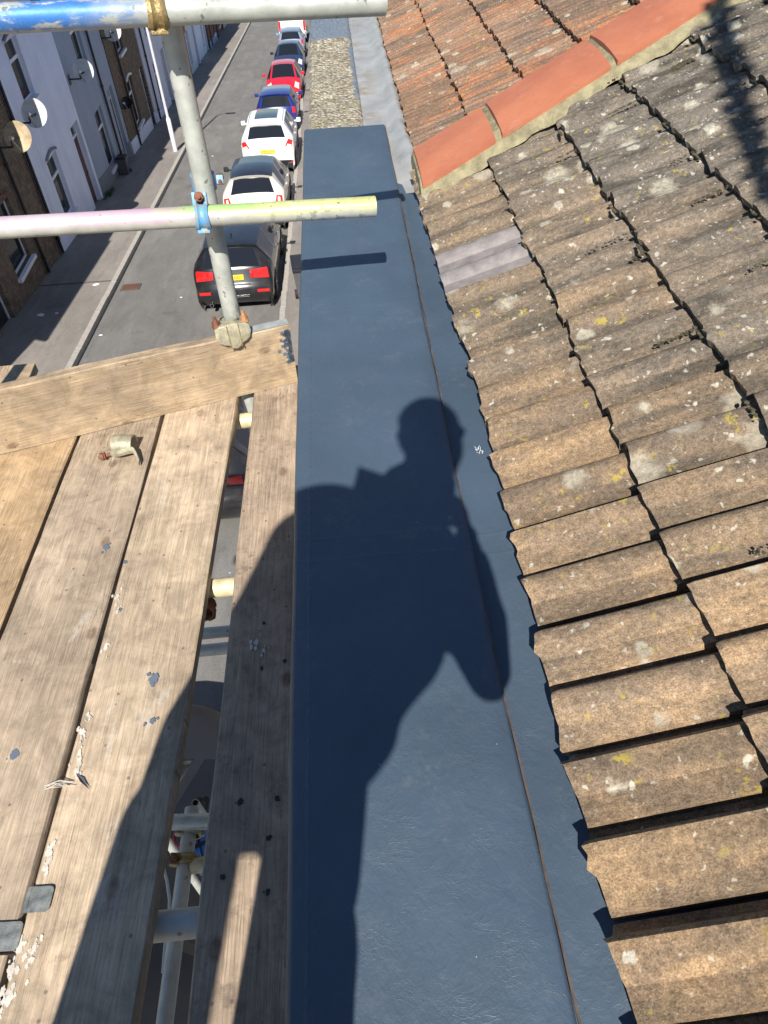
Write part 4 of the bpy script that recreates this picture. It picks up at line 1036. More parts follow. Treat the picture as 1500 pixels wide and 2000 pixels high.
TP = TA[0].copy(); TP.materials.clear(); TP.materials.append(MT['tile_slate'])
rr = random.Random(5)
BASE = Matrix((( CP, 0, -SP, 0), (0, 1, 0, 0), (SP, 0, CP, 0), (0, 0, 0, 1)))
def put_tile(course, y, me, col, slip=0.0, extra=0.0):
    o = link('roof_tile', me, roof)
    q = E0+U*(course*G_+slip)+V_*y+NN*(course*0.0+extra)
    Rz = Matrix.Rotation(rr.uniform(-.006, .006), 4, 'Z') @ Matrix.Rotation(rr.uniform(-.006, .006), 4, 'Y')
    o.matrix_local = Matrix.Translation((q.x, q.y, q.z-oz)) @ BASE @ Rz
    o.color = (*col, 1)
    return o
for c_ in range(8):
    for k in range(-3, 12):
        y = .03+.25*k
        vy_ = 2.72+.24*max(0, (c_*G_*CP))      # verge line
        if y > vy_+.16: continue
        if y < -.5 and c_ > 3: pass
        lich = min(1, max(0, .16*c_+.22*y+.05+rr.uniform(-.12, .15)))
        tone = .55+rr.uniform(-.25, .25) - .09*min(c_, 3) - .05*y
        me = TA[rr.randrange(6)]; 
        if c_ == 0 and abs(y-2.03) < .01: me = TP
        ex_ = 0.0
        if c_ == 0:
            kk = ((-.5, -.022), (.17, -.019), (.8, -.008), (1.5, .003), (2.1, -.018), (2.8, -.032), (3.5, -.032))
            for (ya_, xa_), (yb_, xb_) in zip(kk[:-1], kk[1:]):
                if ya_ <= y+.12 < yb_: ex_ = xa_+(xb_-xa_)*(y+.12-ya_)/(yb_-ya_)
        o = put_tile(c_, y+rr.uniform(-.003, .003), me, (lich, max(0.05, min(1, tone)), 0), rr.uniform(-.006, .006)*(.5 if c_ == 0 else 1)+ex_, rr.uniform(-.0015, .0015))
        if me is TP: o['label'] = 'smooth purple grey replacement tile'
for c_ in range(8):
    for k in range(0, 22):
        y = 3.02+.25*k
        if y < 3.0+.20*c_*G_*CP-.02: continue
        lich = min(1, max(0, .18+rr.uniform(-.18, .25)))
        put_tile(c_, y+rr.uniform(-.003, .003), TB[rr.randrange(6)], (lich, .55+rr.uniform(-.25, .3), 0), rr.uniform(-.005, .005), -.012)

# moss cushions along the tile joints
mm_ = MB(); ico = bmesh.new(); bmesh.ops.create_icosphere(ico, subdivisions=1, radius=1.0)
iv = [v.co.copy() for v in ico.verts]; ifc = [tuple(v.index for v in f.verts) for f in ico.faces]; ico.free()
def moss_run(x0, y0, x1, y1, n, s0, s1, spread=.010):
    for k in range(n):
        t = rr.random(); x = x0+(x1-x0)*t; y = y0+(y1-y0)*t+rr.uniform(-spread, spread)
        z = E0.z+(x-E0.x)*math.tan(PITCH)+.002
        s_ = rr.uniform(s0, s1)
        mm_.add([Vector((x, y, z-oz))+Vector((v.x*s_*rr.uniform(.8, 1.3), v.y*s_*rr.uniform(.8, 1.2), v.z*s_*.55)) for v in iv], ifc)
ra_ = [ray(*q_) for q_ in ((1236, 178), (1352, 116))]; nr_ = Vector((-SP, 0, CP)); ra_ = [q_*(E0.dot(nr_)/q_.dot(nr_)) for q_ in ra_]
moss_run(ra_[0].x, ra_[0].y, ra_[1].x, ra_[1].y, 420, .003, .007, .014)
for c_ in range(2, 7):
    for k in range(1, 12):
        if rr.random() < .75:
            x = E0.x+c_*G_*CP; y = .03+.25*k+rr.choice((.118, .243)); moss_run(x-.005, y, x-.10*rr.random()-.03, y+.002, rr.randrange(10, 60), .0018, .0042, .006)
        if rr.random() < .6:
            x = E0.x+c_*G_*CP-.012; y = .03+.25*k+rr.random()*.2; moss_run(x, y, x, y+.04, 14, .003, .007, .01)
tag(part('moss', mm_, MT['moss'], own, 60), kind='stuff')

# ---- verge of terracotta ridge tiles in mortar
def verge_y(x): return 2.755+.24*max(0, x-.3)
vm = MB(); P_ = []
for i in range(60):
    x = .285+i*.028; yb = verge_y(x); z = E0.z+(x-E0.x)*math.tan(PITCH)
    w = .012*math.sin(i*1.3)+.01*math.sin(i*.47+2)+.004*math.sin(i*3.9)
    P_.append([(x, yb-.048+w, z-.006), (x, yb-.034+w, z+.018), (x, yb-.01, z+.034), (x, yb+.05, z+.050), (x, yb+.34, z+.045), (x, yb+.39+w*.5, z+.012)])
vm.grid(P_); vm.add([P_[0][k] for k in range(6)]+[(P_[0][5][0], P_[0][5][1], P_[0][5][2]-.05), (P_[0][0][0], P_[0][0][1], P_[0][0][2]-.05)], [tuple(range(8))])
part('verge_mortar', vm, MT['mortar'], own, 50, shift=SH)
for k, (xa, xb) in enumerate(((.292, .570), (.595, .995), (1.018, 1.420), (1.445, 1.85))):
    m_ = MB(); n = 8; P_ = []
    for i in range(5):
        x = xa+(xb-xa)*i/4; row = []
        zc = E0.z+(x-E0.x)*math.tan(PITCH)+.058
        for j in range(n+1):
            t = j/n; y = verge_y(x)-.010+.375*t
            row.append(Vector((x-.035*(t-.5)*0, y, zc+.006*math.sin(math.pi*t)-.006*(1-math.sin(math.pi*t))-.004*(i/4))))
        P_.append(row)
    m_.grid(P_); Q_ = [[v-Vector((0, 0, .016)) for v in r] for r in P_]
    m_.grid(Q_)
    for r0, r1 in ((P_[0], Q_[0]), (P_[-1], Q_[-1])):
        for j in range(n): m_.quad(r0[j], r0[j+1], r1[j+1], r1[j])
    for j in (0, n):
        for i in range(4): m_.quad(P_[i][j], P_[i+1][j], Q_[i+1][j], Q_[i][j])
    part('verge_tile', m_, MT['terra'], own, 50, shift=SH)
# ---- neighbour: weathered coping, lead gutter
nb = thing('terraced_house', 'neighbouring house with pebbly weathered coping and pale lead gutter beyond the blue parapet', 'house', (0, 0, gz(0)))
m_ = MB(); m_.box((-0.140, PY1+.0, oz-4.0), (0.05, 40, Z1-.12)); part('wall', m_, MT['white_wall'], nb, shift=SH)
m_ = MB(); P_ = []; rn = random.Random(3)
for i in range(520):
    y = 3.685+i*.0125; row = []
    for k in range(24):
        x = -.152+(.115-.152*-1)*k/23*1.0
        e = .004*rn.random() if 0 < k < 23 else 0
        edge = .012*(1 if k in (0, 23) else 0)+.004*(1 if k in (1, 22) else 0)
        row.append(Vector((x+rn.uniform(-.002, .002), y, -1.185+e-edge+.003*math.sin(y*6+x*14))))
    row = [Vector((row[0].x-.002, y, -1.30))]+row+[Vector((row[-1].x+.002, y, -1.24))]
    P_.append(row)
m_.grid(P_); part('parapet_coping', m_, MT['rubble'], nb, 70, shift=SH)
m_ = MB(); m_.box((-.14, 10.0, -1.35), (.10, 40, -1.19)); part('parapet_coping', m_, MT['mortar'], nb, shift=SH)
m_ = MB(); P_ = []
for i in range(240):
    y = 2.93+i*.03
    row = []
    tt = smoothstep(2.95, 3.25, y); lo_ = -1.183-.024*smoothstep(3.2, 3.8, y)
    for k in range(25):
        x = .10+.26*k/24
        z = lo_+.0025*math.sin(y*5+x*12)*tt+.0018*math.sin(y*13+k)*tt
        roll = math.exp(-((x-.292)/.042)**2)
        z += .046*roll*tt*(1+.10*math.sin(y*3))+.003*math.sin(y*23+x*60)*roll*tt+.036*smoothstep(.265, .33, x)*(1-tt)
        row.append(Vector((x, y, z)))
    P_.append(row)
m_.grid(P_); part('lead_gutter', m_, MT['lead'], nb, 60, shift=SH)

# ================================================================== SCAFFOLD
BZ = -1.456                                 # top of the boards
TR = 0.0262
def tube(name, label, p0, p1, mat='galv', r=TR, group='scaffold tubes', hollow=True):
    p0 = Vector(p0); p1 = Vector(p1); c = (p0+p1)/2; d = (p1-p0); ln = d.length
    o = MB(); o.pipe((-ln/2, 0, 0), (ln/2, 0, 0), r, r-.004, 28)
    ob = link(name, o.mesh(name, MT[mat], 40)); q = d.to_track_quat('X', 'Z'); ob.rotation_mode = 'QUATERNION'; ob.rotation_quaternion = q; ob.location = c
    return tag(ob, label, 'scaffold tube', group)
T1a = onY(0, 36, 1.90); T1b = onY(750, 4, 2.11); T1d = (T1b-T1a).normalized()
tube('scaffold_tube', 'top horizontal guard rail with flaking blue paint on its left half', T1a-T1d*.8, T1b, 'galv_blue', .0285)
T2a = onY(0, 445, 1.93); T2b = onY(733, 403, 2.04); T2d = (T2b-T2a).normalized()
tube('scaffold_tube', 'lower horizontal guard rail sprayed pink, green and yellow, ending over the parapet', T2a-T2d*.8, T2b, 'galv_pink', .0275)
SX = -.396; SY = 2.112
tube('scaffold_tube', 'upright scaffold standard rising behind the toe board', (SX, SY, -9.0), (SX+.004, SY-.02, -.20), 'galv', .0275)
# boards
BA = math.atan(.027)
def splash(parent, pts_mat, z=.0013):
    for (x, y, r_, mat, seed) in pts_mat:
        rn = random.Random(seed); n = 20; m_ = MB()
        wh = mat == 'paint_white'
        for b_ in range(9 if wh else 4):
            bx = x+(0 if b_ == 0 else rn.gauss(0, r_*(.55 if wh else .6))); by = y+(0 if b_ == 0 else rn.gauss(0, r_*(1.5 if wh else .8)))
            rb = r_*(.5 if wh else .95) if b_ == 0 else r_*rn.uniform(.12, .4); ex = 1.7 if wh else 1.1
            poly = [(bx+rb*rn.uniform(.5, 1.1)*math.cos(a*2*math.pi/n), by+ex*rb*rn.uniform(.5, 1.15)*math.sin(a*2*math.pi/n)) for a in range(n)]
            m_.prism(poly, -.002, z+b_*.00006)
        tag(part('paint_splash', m_, MT[mat], parent), kind='stuff')
def board(label, xl, xr, y0, y1, mat, ang, a0, splashes=(), z=BZ, group='scaffold boards of the platform'):
    """xl/xr: x at y=0 of the left and right edges"""
    t = thing('scaffold_board', label, 'scaffold board', ((xl+xr)/2, 0, z), (0, 0, -ang), group)
    w = (xr-xl)/2; m_ = MB(); n = 26; rn = random.Random(a0)
    ph = rn.uniform(0, 6)
    T_ = []; 
    for i in range(n+1):
        y = y0+(y1-y0)*i/n
        e0 = .0015*math.sin(y*7+ph)+rn.uniform(-.0009, .0009); e1 = .0015*math.sin(y*6+ph*2)+rn.uniform(-.0009, .0009)
        c = .0012*math.sin(y*3+ph)
        T_.append([Vector((-w+e0, y, -.036)), Vector((-w+e0, y, -.004)), Vector((-w+e0+.004, y, c)), Vector((-w*.4, y, c-.001)), Vector((w*.4, y, c-.001)), Vector((w+e1-.004, y, c)), Vector((w+e1, y, -.004)), Vector((w+e1, y, -.036)), Vector((-w+e0, y, -.036))])
    m_.grid(T_); m_.add([v for v in T_[0][:-1]], [tuple(range(8))]); m_.add([v for v in T_[-1][:-1]], [tuple(range(8))])
    part('plank', m_, MT[mat], t, 40)
    splash(t, splashes)
    return t
def loc_on(t_xl, t_xr, ang, u, v):
    q = onZ(u, v, BZ); c = Vector(((t_xl+t_xr)/2, 0)); d = Vector((q.x-c.x, q.y))
    ca, sa = math.cos(ang), math.sin(ang); return (d.x*ca-d.y*sa, d.x*sa+d.y*ca)
def spl(xl, xr, ang, lst): return [(*loc_on(xl, xr, ang, u, v), r_, m, 100+i*7+int(u)) for i, (u, v, r_, m) in enumerate(lst)]
A0 = .026
board('orange toned scaffold board at the far left edge of the platform', -1.235, -.978, -1.6, 2.0, 'board_a', A0, 1, z=BZ)
board('grey brown scaffold board second from the left, ending at a steel band', -.966, -.719, .395, 2.06, 'board_b', A0, 2,
      spl(-.966, -.719, A0, [(207, 1069, .012, 'paint_blue'), (28, 1474, .013, 'paint_blue'), (235, 1190, .005, 'paint_blue')]))
board('short scaffold board butting the banded end at the bottom left corner', -.966, -.722, -1.6, .385, 'board_c', A0, 7)
board('pale scaffold board with white paint flaking along its left edge, third from the left', -.708, -.471, -1.6, 2.12, 'board_c', A0, 3,
      spl(-.708, -.471, A0, [(300, 1326, .014, 'paint_blue'), (298, 1407, .008, 'paint_blue'), (283, 1414, .004, 'paint_blue'), (245, 1098, .006, 'paint_blue'),
                      (95, 1665, .012, 'paint_white'), (88, 1695, .010, 'paint_white'), (230, 1165, .010, 'paint_white'), (232, 1190, .008, 'paint_white'), (207, 1265, .010, 'paint_white'), (160, 1430, .012, 'paint_white'), (155, 1470, .010, 'paint_white'), (150, 1505, .012, 'paint_white'),
                      (40, 1850, .016, 'paint_white'), (22, 1900, .016, 'paint_white'), (18, 1950, .015, 'paint_white'), (68, 1850, .011, 'paint_white'), (64, 1875, .009, 'paint_white'), (175, 1405, .006, 'paint_white')]))
board('narrow brown scaffold board tight against the blue parapet', -.3755, -.178, -1.6, 2.18, 'board_d', .0056, 4,
      spl(-.3755, -.178, .0056, [(500, 1255, .012, 'paint_white'), (515, 1270, .008, 'paint_white'), (556, 1290, .005, 'ink'), (511, 1305, .005, 'ink'), (541, 1559, .006, 'ink'), (524, 1637, .006, 'ink'), (435, 1713, .006, 'ink'), (523, 1743, .006, 'ink'), (515, 1217, .004, 'ink'), (470, 1565, .007, 'ink')]))
# toe board on edge
ta = onZ(0, 888, BZ+.002); tb = onZ(582, 746, BZ+.002); td = (tb-ta); td.z = 0; td.normalize()
tbx = thing('scaffold_board', 'honey coloured toe board standing on edge across the end of the platform', 'scaffold board', (tb.x, tb.y, BZ+.002), (0, 0, math.atan2(td.y, td.x)), 'scaffold boards of the platform')
m_ = MB(); n = 30; T_ = []
for i in range(n+1):
    x = -1.75+1.75*i/n; e = .0012*math.sin(x*9)+random.uniform(-.0008, .0008)
    T_.append([Vector((x, 0, 0)), Vector((x, 0+e*.5, .221+e)), Vector((x, .004, .225+e)), Vector((x, .034, .225+e)), Vector((x, .038, .221)), Vector((x, .038, 0)), Vector((x, 0, 0))])
m_.grid(T_); m_.add([v for v in T_[0][:-1]], [tuple(range(6))]); m_.add([v for v in T_[-1][:-1]], [tuple(range(6))])
# grain runs along local y in the wood shader, so the plank is modelled along y and turned
me_ = m_.mesh('plank', MT['board_t'], 40); Q9 = Matrix.Rotation(R(90), 4, 'Z') @ Matrix.Rotation(R(90), 4, 'Y'); me_.transform(Q9.inverted())
o = link('plank', me_, tbx); o.rotation_euler = Q9.to_euler()
m_ = MB(); m_.box((-.165, .001, .2262), (-.001, .037, .2272)); part('paint_band', m_, MT['steel_dark'], tbx)
m_ = MB(); rn = random.Random(4)
for k in range(150):
    x = -.004-abs(rn.gauss(0, .012)); z = rn.uniform(.085, .205); s_ = rn.uniform(.002, .006)
    m_.box((x-s_, -.0012, z-s_*rn.uniform(.5, 1.5)), (min(x+s_, -.0005), .001, z+s_))
part('paint_smear', m_, MT['paint_blue'], tbx)
# a stub of another plank behind, at the far left
q0 = on_street(0, 0)
m_ = MB(); m_.box((-1.9, -.225, -.02), (0.0, 0, .018)); 
a = onZ(72, 716, -1.62); o = part('scaffold_board', m_, MT['board_t'], None, None, .003); o.location = (a.x, a.y, -1.62); o.rotation_euler = (0, 0, .03)
tag(o, 'pale board end showing just behind the toe board at the left edge', 'scaffold board', 'scaffold boards of the platform')
# end bands (folded steel)
def band(label, u, v, w, l, rot):
    q = onZ(u, v, BZ+.002); m_ = MB(); poly = []
    for cx, cy, a0 in ((w/2-.008, l/2-.008, 0), (-w/2+.003, l/2-.003, 90), (-w/2+.003, -l/2+.003, 180), (w/2-.008, -l/2+.008, 270)):
        rr_ = .008 if cx > 0 else .003
        for k in range(4): poly.append((cx+rr_*math.cos(R(a0+k*30)), cy+rr_*math.sin(R(a0+k*30))))
    m_.prism(poly, .0015, .0035); m_.box((-w/2+.004, -l/2, .0), (-w/2+.008, l/2, .0045))
    me = m_.mesh('steel_band', MT['band_steel'], 50, .0) 
    o = link('steel_band', me); o.location = q; o.rotation_euler = (0, 0, rot)
    return tag(o, label, 'steel band', 'steel bands on board ends')
band('zinc steel band bridging two boards, just right of the banded board end', 76, 1757, .050, .045, -.03)
band('zinc steel band wrapped round the board end at the left frame edge', 8, 1830, .062, .048, -.03)

# transoms under the boards
TZ = BZ-.038-TR-.001
tube('scaffold_tube', 'cream tube stub under the boards close behind the toe board', (-.448, 1.965, TZ), (.0-.16, 1.985, TZ), 'galv_cream', .0262)
tube('scaffold_tube', 'cream tube stub under the boards midway along the gap', (-.455, 1.245, TZ), (-.16, 1.25, TZ), 'galv_cream', .0262)
tube('scaffold_tube', 'dark sleeve tube joining the midway cream stub', (-1.4, 1.23, TZ-.002), (-.456, 1.245, TZ), 'galv', .0285)
tube('scaffold_tube', 'thick transom tube under the boards near the bottom of the picture', (-1.4, .41, TZ), (-.16, .43, TZ), 'galv', .0275)
tube('scaffold_tube', 'transom tube under the far end of the boards', (-1.5, 1.90, TZ), (-.47, 1.96, TZ), 'galv')
# lower lift
a = onY(392, 1256, 2.05); 
tube('scaffold_tube', 'farther of two bluish transoms one lift below, crossing the gap', (-2.6, 1.86, -2.62), (-.3, 1.90, -2.62), 'galv', .0262)
tube('scaffold_tube', 'nearer of two bluish transoms one lift below, crossing the gap', (-2.6, 1.775, -2.62), (-.3, 1.81, -2.62), 'galv', .0262)
led = onY(372, 1620, 1.02)
k_ = onY(322, 1990, led.y*(0.48))
# ledger runs level, away from the camera: same height at both ends
zl = -2.62
p1 = onZ(374, 1590, zl); p0 = onZ(322, 1995, zl); pd = (p1-p0).normalized()
tube('scaffold_tube', 'long ledger tube running away below the boards, seen through the bottom of the gap', p0-pd*1.2, p1+pd*.02, 'galv', .0262)
p2 = onZ(330, 1606, zl+.05); p3 = onZ(425, 1604, zl+.05); d2 = (p3-p2).normalized()
tube('scaffold_tube', 'dark cross tube one lift below, over the end of the ledger', p2-d2*1.2, p3+d2*.35, 'galv', .0275)
p4 = onZ(385, 1690, zl); p5 = onZ(430, 1685, zl); d4 = (p5-p4).normalized()
tube('scaffold_tube', 'short cream tube clamped square to the ledger below', p4-d4*.02, p5+d4*.3, 'galv_cream', .0262)
tube('scaffold_tube', 'short vertical stub with a pale capped end above the dark cross tube', onZ(380, 1592, zl-.1)+Vector((0, .06, -.25)), onZ(380, 1578, zl)+Vector((0, .02, .0)), 'galv', .014)
# standard behind the photographer
tube('scaffold_tube', 'short scaffold standard behind the photographer, just out of the picture', (-.505, -.9, -9.0), (-.505, -.9, BZ+1.56), 'galv')
for y in (-1.2, -.4): tube('scaffold_tube', ('farther' if y > -1 else 'nearer')+' hidden transom carrying the near ends of the boards', (-1.4, y, TZ), (-.16, y, TZ), 'galv')
tube('scaffold_tube', 'outer scaffold standard left of the platform, out of the picture', (-1.45, 1.8, -9.0), (-1.45, 1.8, -.1), 'galv')

# ------------------------------------------------------------------ couplers
def coupler(label, loc, axis, mat, nutmat, face, scale=1.0, second=None, group='scaffold couplers'):
    """right-angle coupler: half band round the tube along axis, opening towards face; bolts with nuts; second band round the other tube"""
    X = Vector(axis).normalized(); Fv = Vector(face); Fv = (Fv-X*Fv.dot(X)).normalized(); Yv = Fv.cross(X)
    M_ = Matrix.Identity(4)
    for i in range(3): M_[i][0] = X[i]; M_[i][1] = Yv[i]; M_[i][2] = Fv[i]
    M_.translation = Vector(loc)
    t = thing('scaffold_coupler', label, 'coupler', loc, (0, 0, 0), group); t.matrix_world = M_
    r0 = TR+.0015; r1 = r0+.0065; w = .021*scale
    # saddle: arc band around the tube on the front
    m_ = MB(); n = 16; a0, a1 = R(-70), R(110); P_ = []
    for i in range(n+1):
        a = a0+(a1-a0)*i/n; bulge = 1.0-.35*abs(math.sin((i/n)*math.pi)**4)
        ww = w*(1.0-.18*math.sin(math.pi*i/n))
        P_.append([Vector((x, math.sin(a)*r, math.cos(a)*r)) for x, r in ((-ww, r0), (-ww, r1), (-ww*.55, r1+.003), (-ww*.3, r1-.001), (ww*.3, r1-.001), (ww*.55, r1+.003), (ww, r1), (ww, r0))])
    m_.grid(P_); m_.add(P_[0], [tuple(range(8))]); m_.add(P_[-1], [tuple(range(8))])
    part('flap', m_, MT[mat], t, 45)
    # lugs above and below
    m_ = MB()
    m_.box((-w*.95, r0*.90, -.004), (-w*.45, r1+.026, .020)); m_.box((w*.45, r0*.90, -.004), (w*.95, r1+.026, .020)); m_.box((-w*.95, r0+.004, -.012), (w*.95, r1+.022, -.002))
    part('bolt_lug', m_, MT[mat], t, 45, .003); m_ = MB()
    m_.box((-w*.8, -r1-.010, -.012), (w*.8, -r0*.85, .010))
    part('hinge_lug', m_, MT[mat], t, 45, .003)
    m_ = MB(); P_ = []; n = 12
    for i in range(n+1):
        a = R(110)+(R(290)-R(110))*i/n
        P_.append([Vector((x, math.sin(a)*r, math.cos(a)*r)) for x, r in ((-w, r0), (-w, r1), (w, r1), (w, r0))])
    m_.grid(P_); m_.add(P_[0], [(0, 1, 2, 3)]); m_.add(P_[-1], [(0, 1, 2, 3)])
    part('body', m_, MT[mat], t, 45)
    # bolt and nut
    m_ = MB(); m_.tube((0, r1+.012, -.015), (0, r1+.012, .045), .0055, 10); part('bolt', m_, MT['rust'], t, 40)
    m_ = MB(); m_.tube((0, r1+.012, .020), (0, r1+.012, .024), .014, 14); m_.tube((0, r1+.012, .024), (0, r1+.012, .036), .0115, 6); part('nut', m_, MT[nutmat], t, 30)
    if second is not None:
        c2, ax2 = second; inv = M_.inverted(); c2 = inv @ Vector(c2); a2 = (inv.to_3x3() @ Vector(ax2)).normalized()
        b = Vector((1, 0, 0)); b = (b-a2*b.dot(a2)).normalized(); c = a2.cross(b)
        m_ = MB(); P_ = []
        for i in range(25):
            a = 2*math.pi*i/24; d = b*math.cos(a)+c*math.sin(a)
            P_.append([c2-a2*w+d*r0, c2-a2*w+d*r1, c2+a2*w+d*r1, c2+a2*w+d*r0])
        m_.grid(P_); part('second_band', m_, MT[mat], t, 45)
        m_ = MB(); e = c2+b*(r1+.012); m_.tube(e-c*.02, e+c*.03, .0055, 10); m_.tube(e+c*.014, e+c*.027, .0115, 6); part('second_bolt', m_, MT['rust'], t, 30)
        m_ = MB(); m_.box(tuple(e-Vector((.010, .012, .012))), tuple(e+Vector((.010, .012, .012)))); part('second_lug', m_, MT[mat], t, 45, .003)
    return t
tocam = lambda p: -Vector(p)
c1 = T2a+T2d*((SX-T2a.x)/T2d.x)+T2d*.008
t2c = T2a+T2d*((SX-T2a.x)/T2d.x)
coupler('chipped light blue coupler clamping the pink and yellow rail to the upright', t2c, T2d, 'blue_coat', 'rust', tocam(t2c)+Vector((0, 0, .1)), 1.0, (Vector((SX, SY, t2c.z+.045)), (0, 0, 1)))
t1c = T1a+T1d*((SX-T1a.x)/T1d.x)
coupler('yellow zinc coupler clamping the blue flaked rail to the top of the upright', t1c, T1d, 'brass', 'rust', tocam(t1c)+Vector((0, .0, .2)), 1.15, (Vector((SX, SY, t1c.z-.045)), (0, 0, 1)))
# dull base coupler over the toe board top
bc = onY(460, 640, 2.06)
t = thing('scaffold_coupler', 'dull lobed coupler on the toe board at the foot of the upright', 'coupler', (SX-.003, bc.y, bc.z), (R(-12), 0, .29), 'scaffold couplers')
m_ = MB()
poly = [(-.056, .020), (-.058, -.006), (-.050, -.026), (-.034, -.036), (-.022, -.038), (-.014, -.050), (.002, -.054), (.016, -.050), (.022, -.038), (.036, -.034), (.050, -.024), (.057, -.004), (.055, .018), (.040, .026), (.0, .030), (-.040, .028)]
Mx = Matrix.Rotation(R(90), 4, 'X')
m_.prism([(x*1.0, z*1.0) for x, z in poly], .018, .052, Mx); part('body', m_, MT['zinc_old'], t, 50, .011)
m_ = MB()
for x in (-.017, .019): m_.box((x-.0012, -.0545, -.048), (x+.0012, -.050, .026))
part('casting_seam', m_, MT['brass'], t)
for s_ in (-1, 1):
    m_ = MB(); m_.tube((s_*.045, -.034, .018), (s_*.045, -.034, .056), .006, 10); m_.tube((s_*.045, -.034, .022), (s_*.045, -.034, .028), .014, 12); m_.tube((s_*.045, -.034, .028), (s_*.045, -.034, .042), .0125, 6)
    part('nut', m_, MT['rust' if s_ < 0 else 'rust_light'], t, 30)
m_ = MB(); P_ = []
for i in range(17):
    a = 2*math.pi*i/16; P_.append([Vector((math.cos(a)*r, math.sin(a)*r+.012, z)) for r, z in ((.0275, .0), (.033, .0), (.033, .03), (.0275, .03))])
m_.grid(P_); part('collar', m_, MT['zinc_old'], t, 45)
# loose coupler lying on the boards
q = onZ(243, 868, BZ+.028)
t = thing('scaffold_coupler', 'loose pale coupler lying on the boards beside the toe board with its rusty nut out', 'coupler', q, (0, 0, -.12), 'scaffold couplers')
m_ = MB(); P_ = []; n = 18
for i in range(n+1):
    a = R(-20)+R(225)*i/n
    P_.append([Vector((x, math.cos(a)*r, math.sin(a)*r)) for x, r in ((-.030, .0245), (-.032, .030), (-.010, .032), (.012, .030), (.032, .031), (.031, .0245))])
m_.grid(P_); m_.add(P_[0], [tuple(range(6))]); m_.add(P_[-1], [tuple(range(6))]); 
Q_ = [[r[0], r[-1]] for r in P_]; m_.grid(Q_)
part('saddle', m_, MT['zinc_old'], t, 45)
m_ = MB(); P_ = []; n = 16
for i in range(n+1):
    s_ = i/n; x = -.035+.10*s_; y = -.032-.012*math.sin(s_*5)-.05*max(0, s_-.72)/.28; z = -.010+.014*math.sin(s_*3.1)-.014*max(0, s_-.7)
    P_.append([Vector((x, y-.006, z-.008)), Vector((x, y-.008, z+.004)), Vector((x, y+.004, z+.010)), Vector((x, y+.010, z+.001)), Vector((x, y-.006, z-.008))])
m_.grid(P_); m_.add(P_[0][:4], [(0, 1, 2, 3)]); m_.add(P_[-1][:4], [(0, 1, 2, 3)]); part('flap', m_, MT['zinc_old'], t, 50)
m_ = MB(); m_.tube((-.030, -.030, -.012), (-.072, -.046, -.014), .0055, 10); m_.tube((-.052, -.0385, -.013), (-.056, -.040, -.013), .0125, 12); part('bolt', m_, MT['rust'], t, 40)
m_ = MB(); m_.tube((-.058, -.0405, -.013), (-.068, -.0445, -.013), .0115, 6); part('nut', m_, MT['rust'], t, 30)
# rusty coupler under the board edge, and one on the lower ledger
q = onZ(404, 1186, -1.56)
coupler('dark rusty coupler peeping out under the pale board beside the gap', (q.x-.012, q.y, q.z), (0, 1, 0), 'rust', 'rust', (1, -.2, .6), 1.0)
q = onZ(366, 1681, zl)
coupler('yellow zinc coupler on the ledger below the boards', q, pd, 'brass', 'rust', (.3, -.5, 1), 1.0)
q = onZ(376, 1622, zl)
coupler('pale coupler at the end of the ledger under the dark cross tube', q, pd, 'zinc_old', 'rust', (.3, -.5, 1), 1.0)

# things glimpsed below through the gap
q = onZ(392, 1652, -3.4); 
t = thing('storage_box', 'bright blue plastic box below the ledger, seen through the board gap', 'box', (q.x, q.y, q.z), (0, 0, .35))
m_ = MB(); m_.box((-.05, -.09, -.12), (.05, .09, 0)); part('body', m_, MT['tarp_blue'], t, None, .02)
m_ = MB(); m_.box((-.055, -.095, .002), (.055, .095, .022)); part('lid', m_, MT['tarp_blue'], t, None, .01)
m_ = MB(); m_.box((-.057, -.012, .023), (.057, .004, .029)); m_.box((-.004, -.097, .023), (.004, .097, .027)); part('strap', m_, MT['black_plastic'], t)
m_ = MB(); P_ = []
q = onZ(362, 1632, -3.35)
for i in range(25):
    a = 2*math.pi*i/24; P_.append([Vector((math.cos(a)*(.05+.008*math.cos(b)), math.sin(a)*(.05+.008*math.cos(b)), .012*math.sin(b))) for b in [2*math.pi*k/8 for k in range(9)]])
m_.grid(P_); o = part('hose_coil', m_, MT['hose_red'], None, 50); o.location = q; tag(o, 'coil of dark red hose beside the blue box below the boards', 'hose')
pts = [onZ(u, v, -3.0) for u, v in ((318, 1690), (326, 1720), (331, 1755), (330, 1800), (322, 1850), (318, 1900))]
m_ = MB(); m_.path(pts, .006, 8); tag(part('cable', m_, MT['cable'], None, 50), 'pale looping cable hanging below the boards left of the ledger', 'cable')
# frayed straws of rope and a feather on the boards
m_ = MB()
for k in range(9):
    a = onZ(88+random.uniform(-2, 4), 1538+random.uniform(-4, 5), BZ+.004); b = onZ(140+random.uniform(-10, 8), 1532+random.uniform(-10, 12), BZ+.005); c = (a+b)/2+Vector((0, random.uniform(-.006, .006), .008))
    m_.path([a, c, b], .0005, 4)
tag(part('rope_fibres', m_, MT['paint_white'], None), 'wisp of frayed white fibres across the gap between two boards', 'fibres')
m_ = MB(); a = onZ(148, 1510, BZ+.003); b = onZ(175, 1542, BZ+.003); d = (b-a); s_ = Vector((-d.y, d.x, 0)).normalized()
m_.add([a, a+d*.4+s_*.006, b, a+d*.5-s_*.004+Vector((0, 0, .006))], [(0, 1, 2), (0, 2, 3)])
tag(part('paint_flake', m_, MT['grey_plastic'], None), 'curled dark flake lying on the pale board', 'flake')
m_ = MB(); q = onZ(935, 882, -1.174)
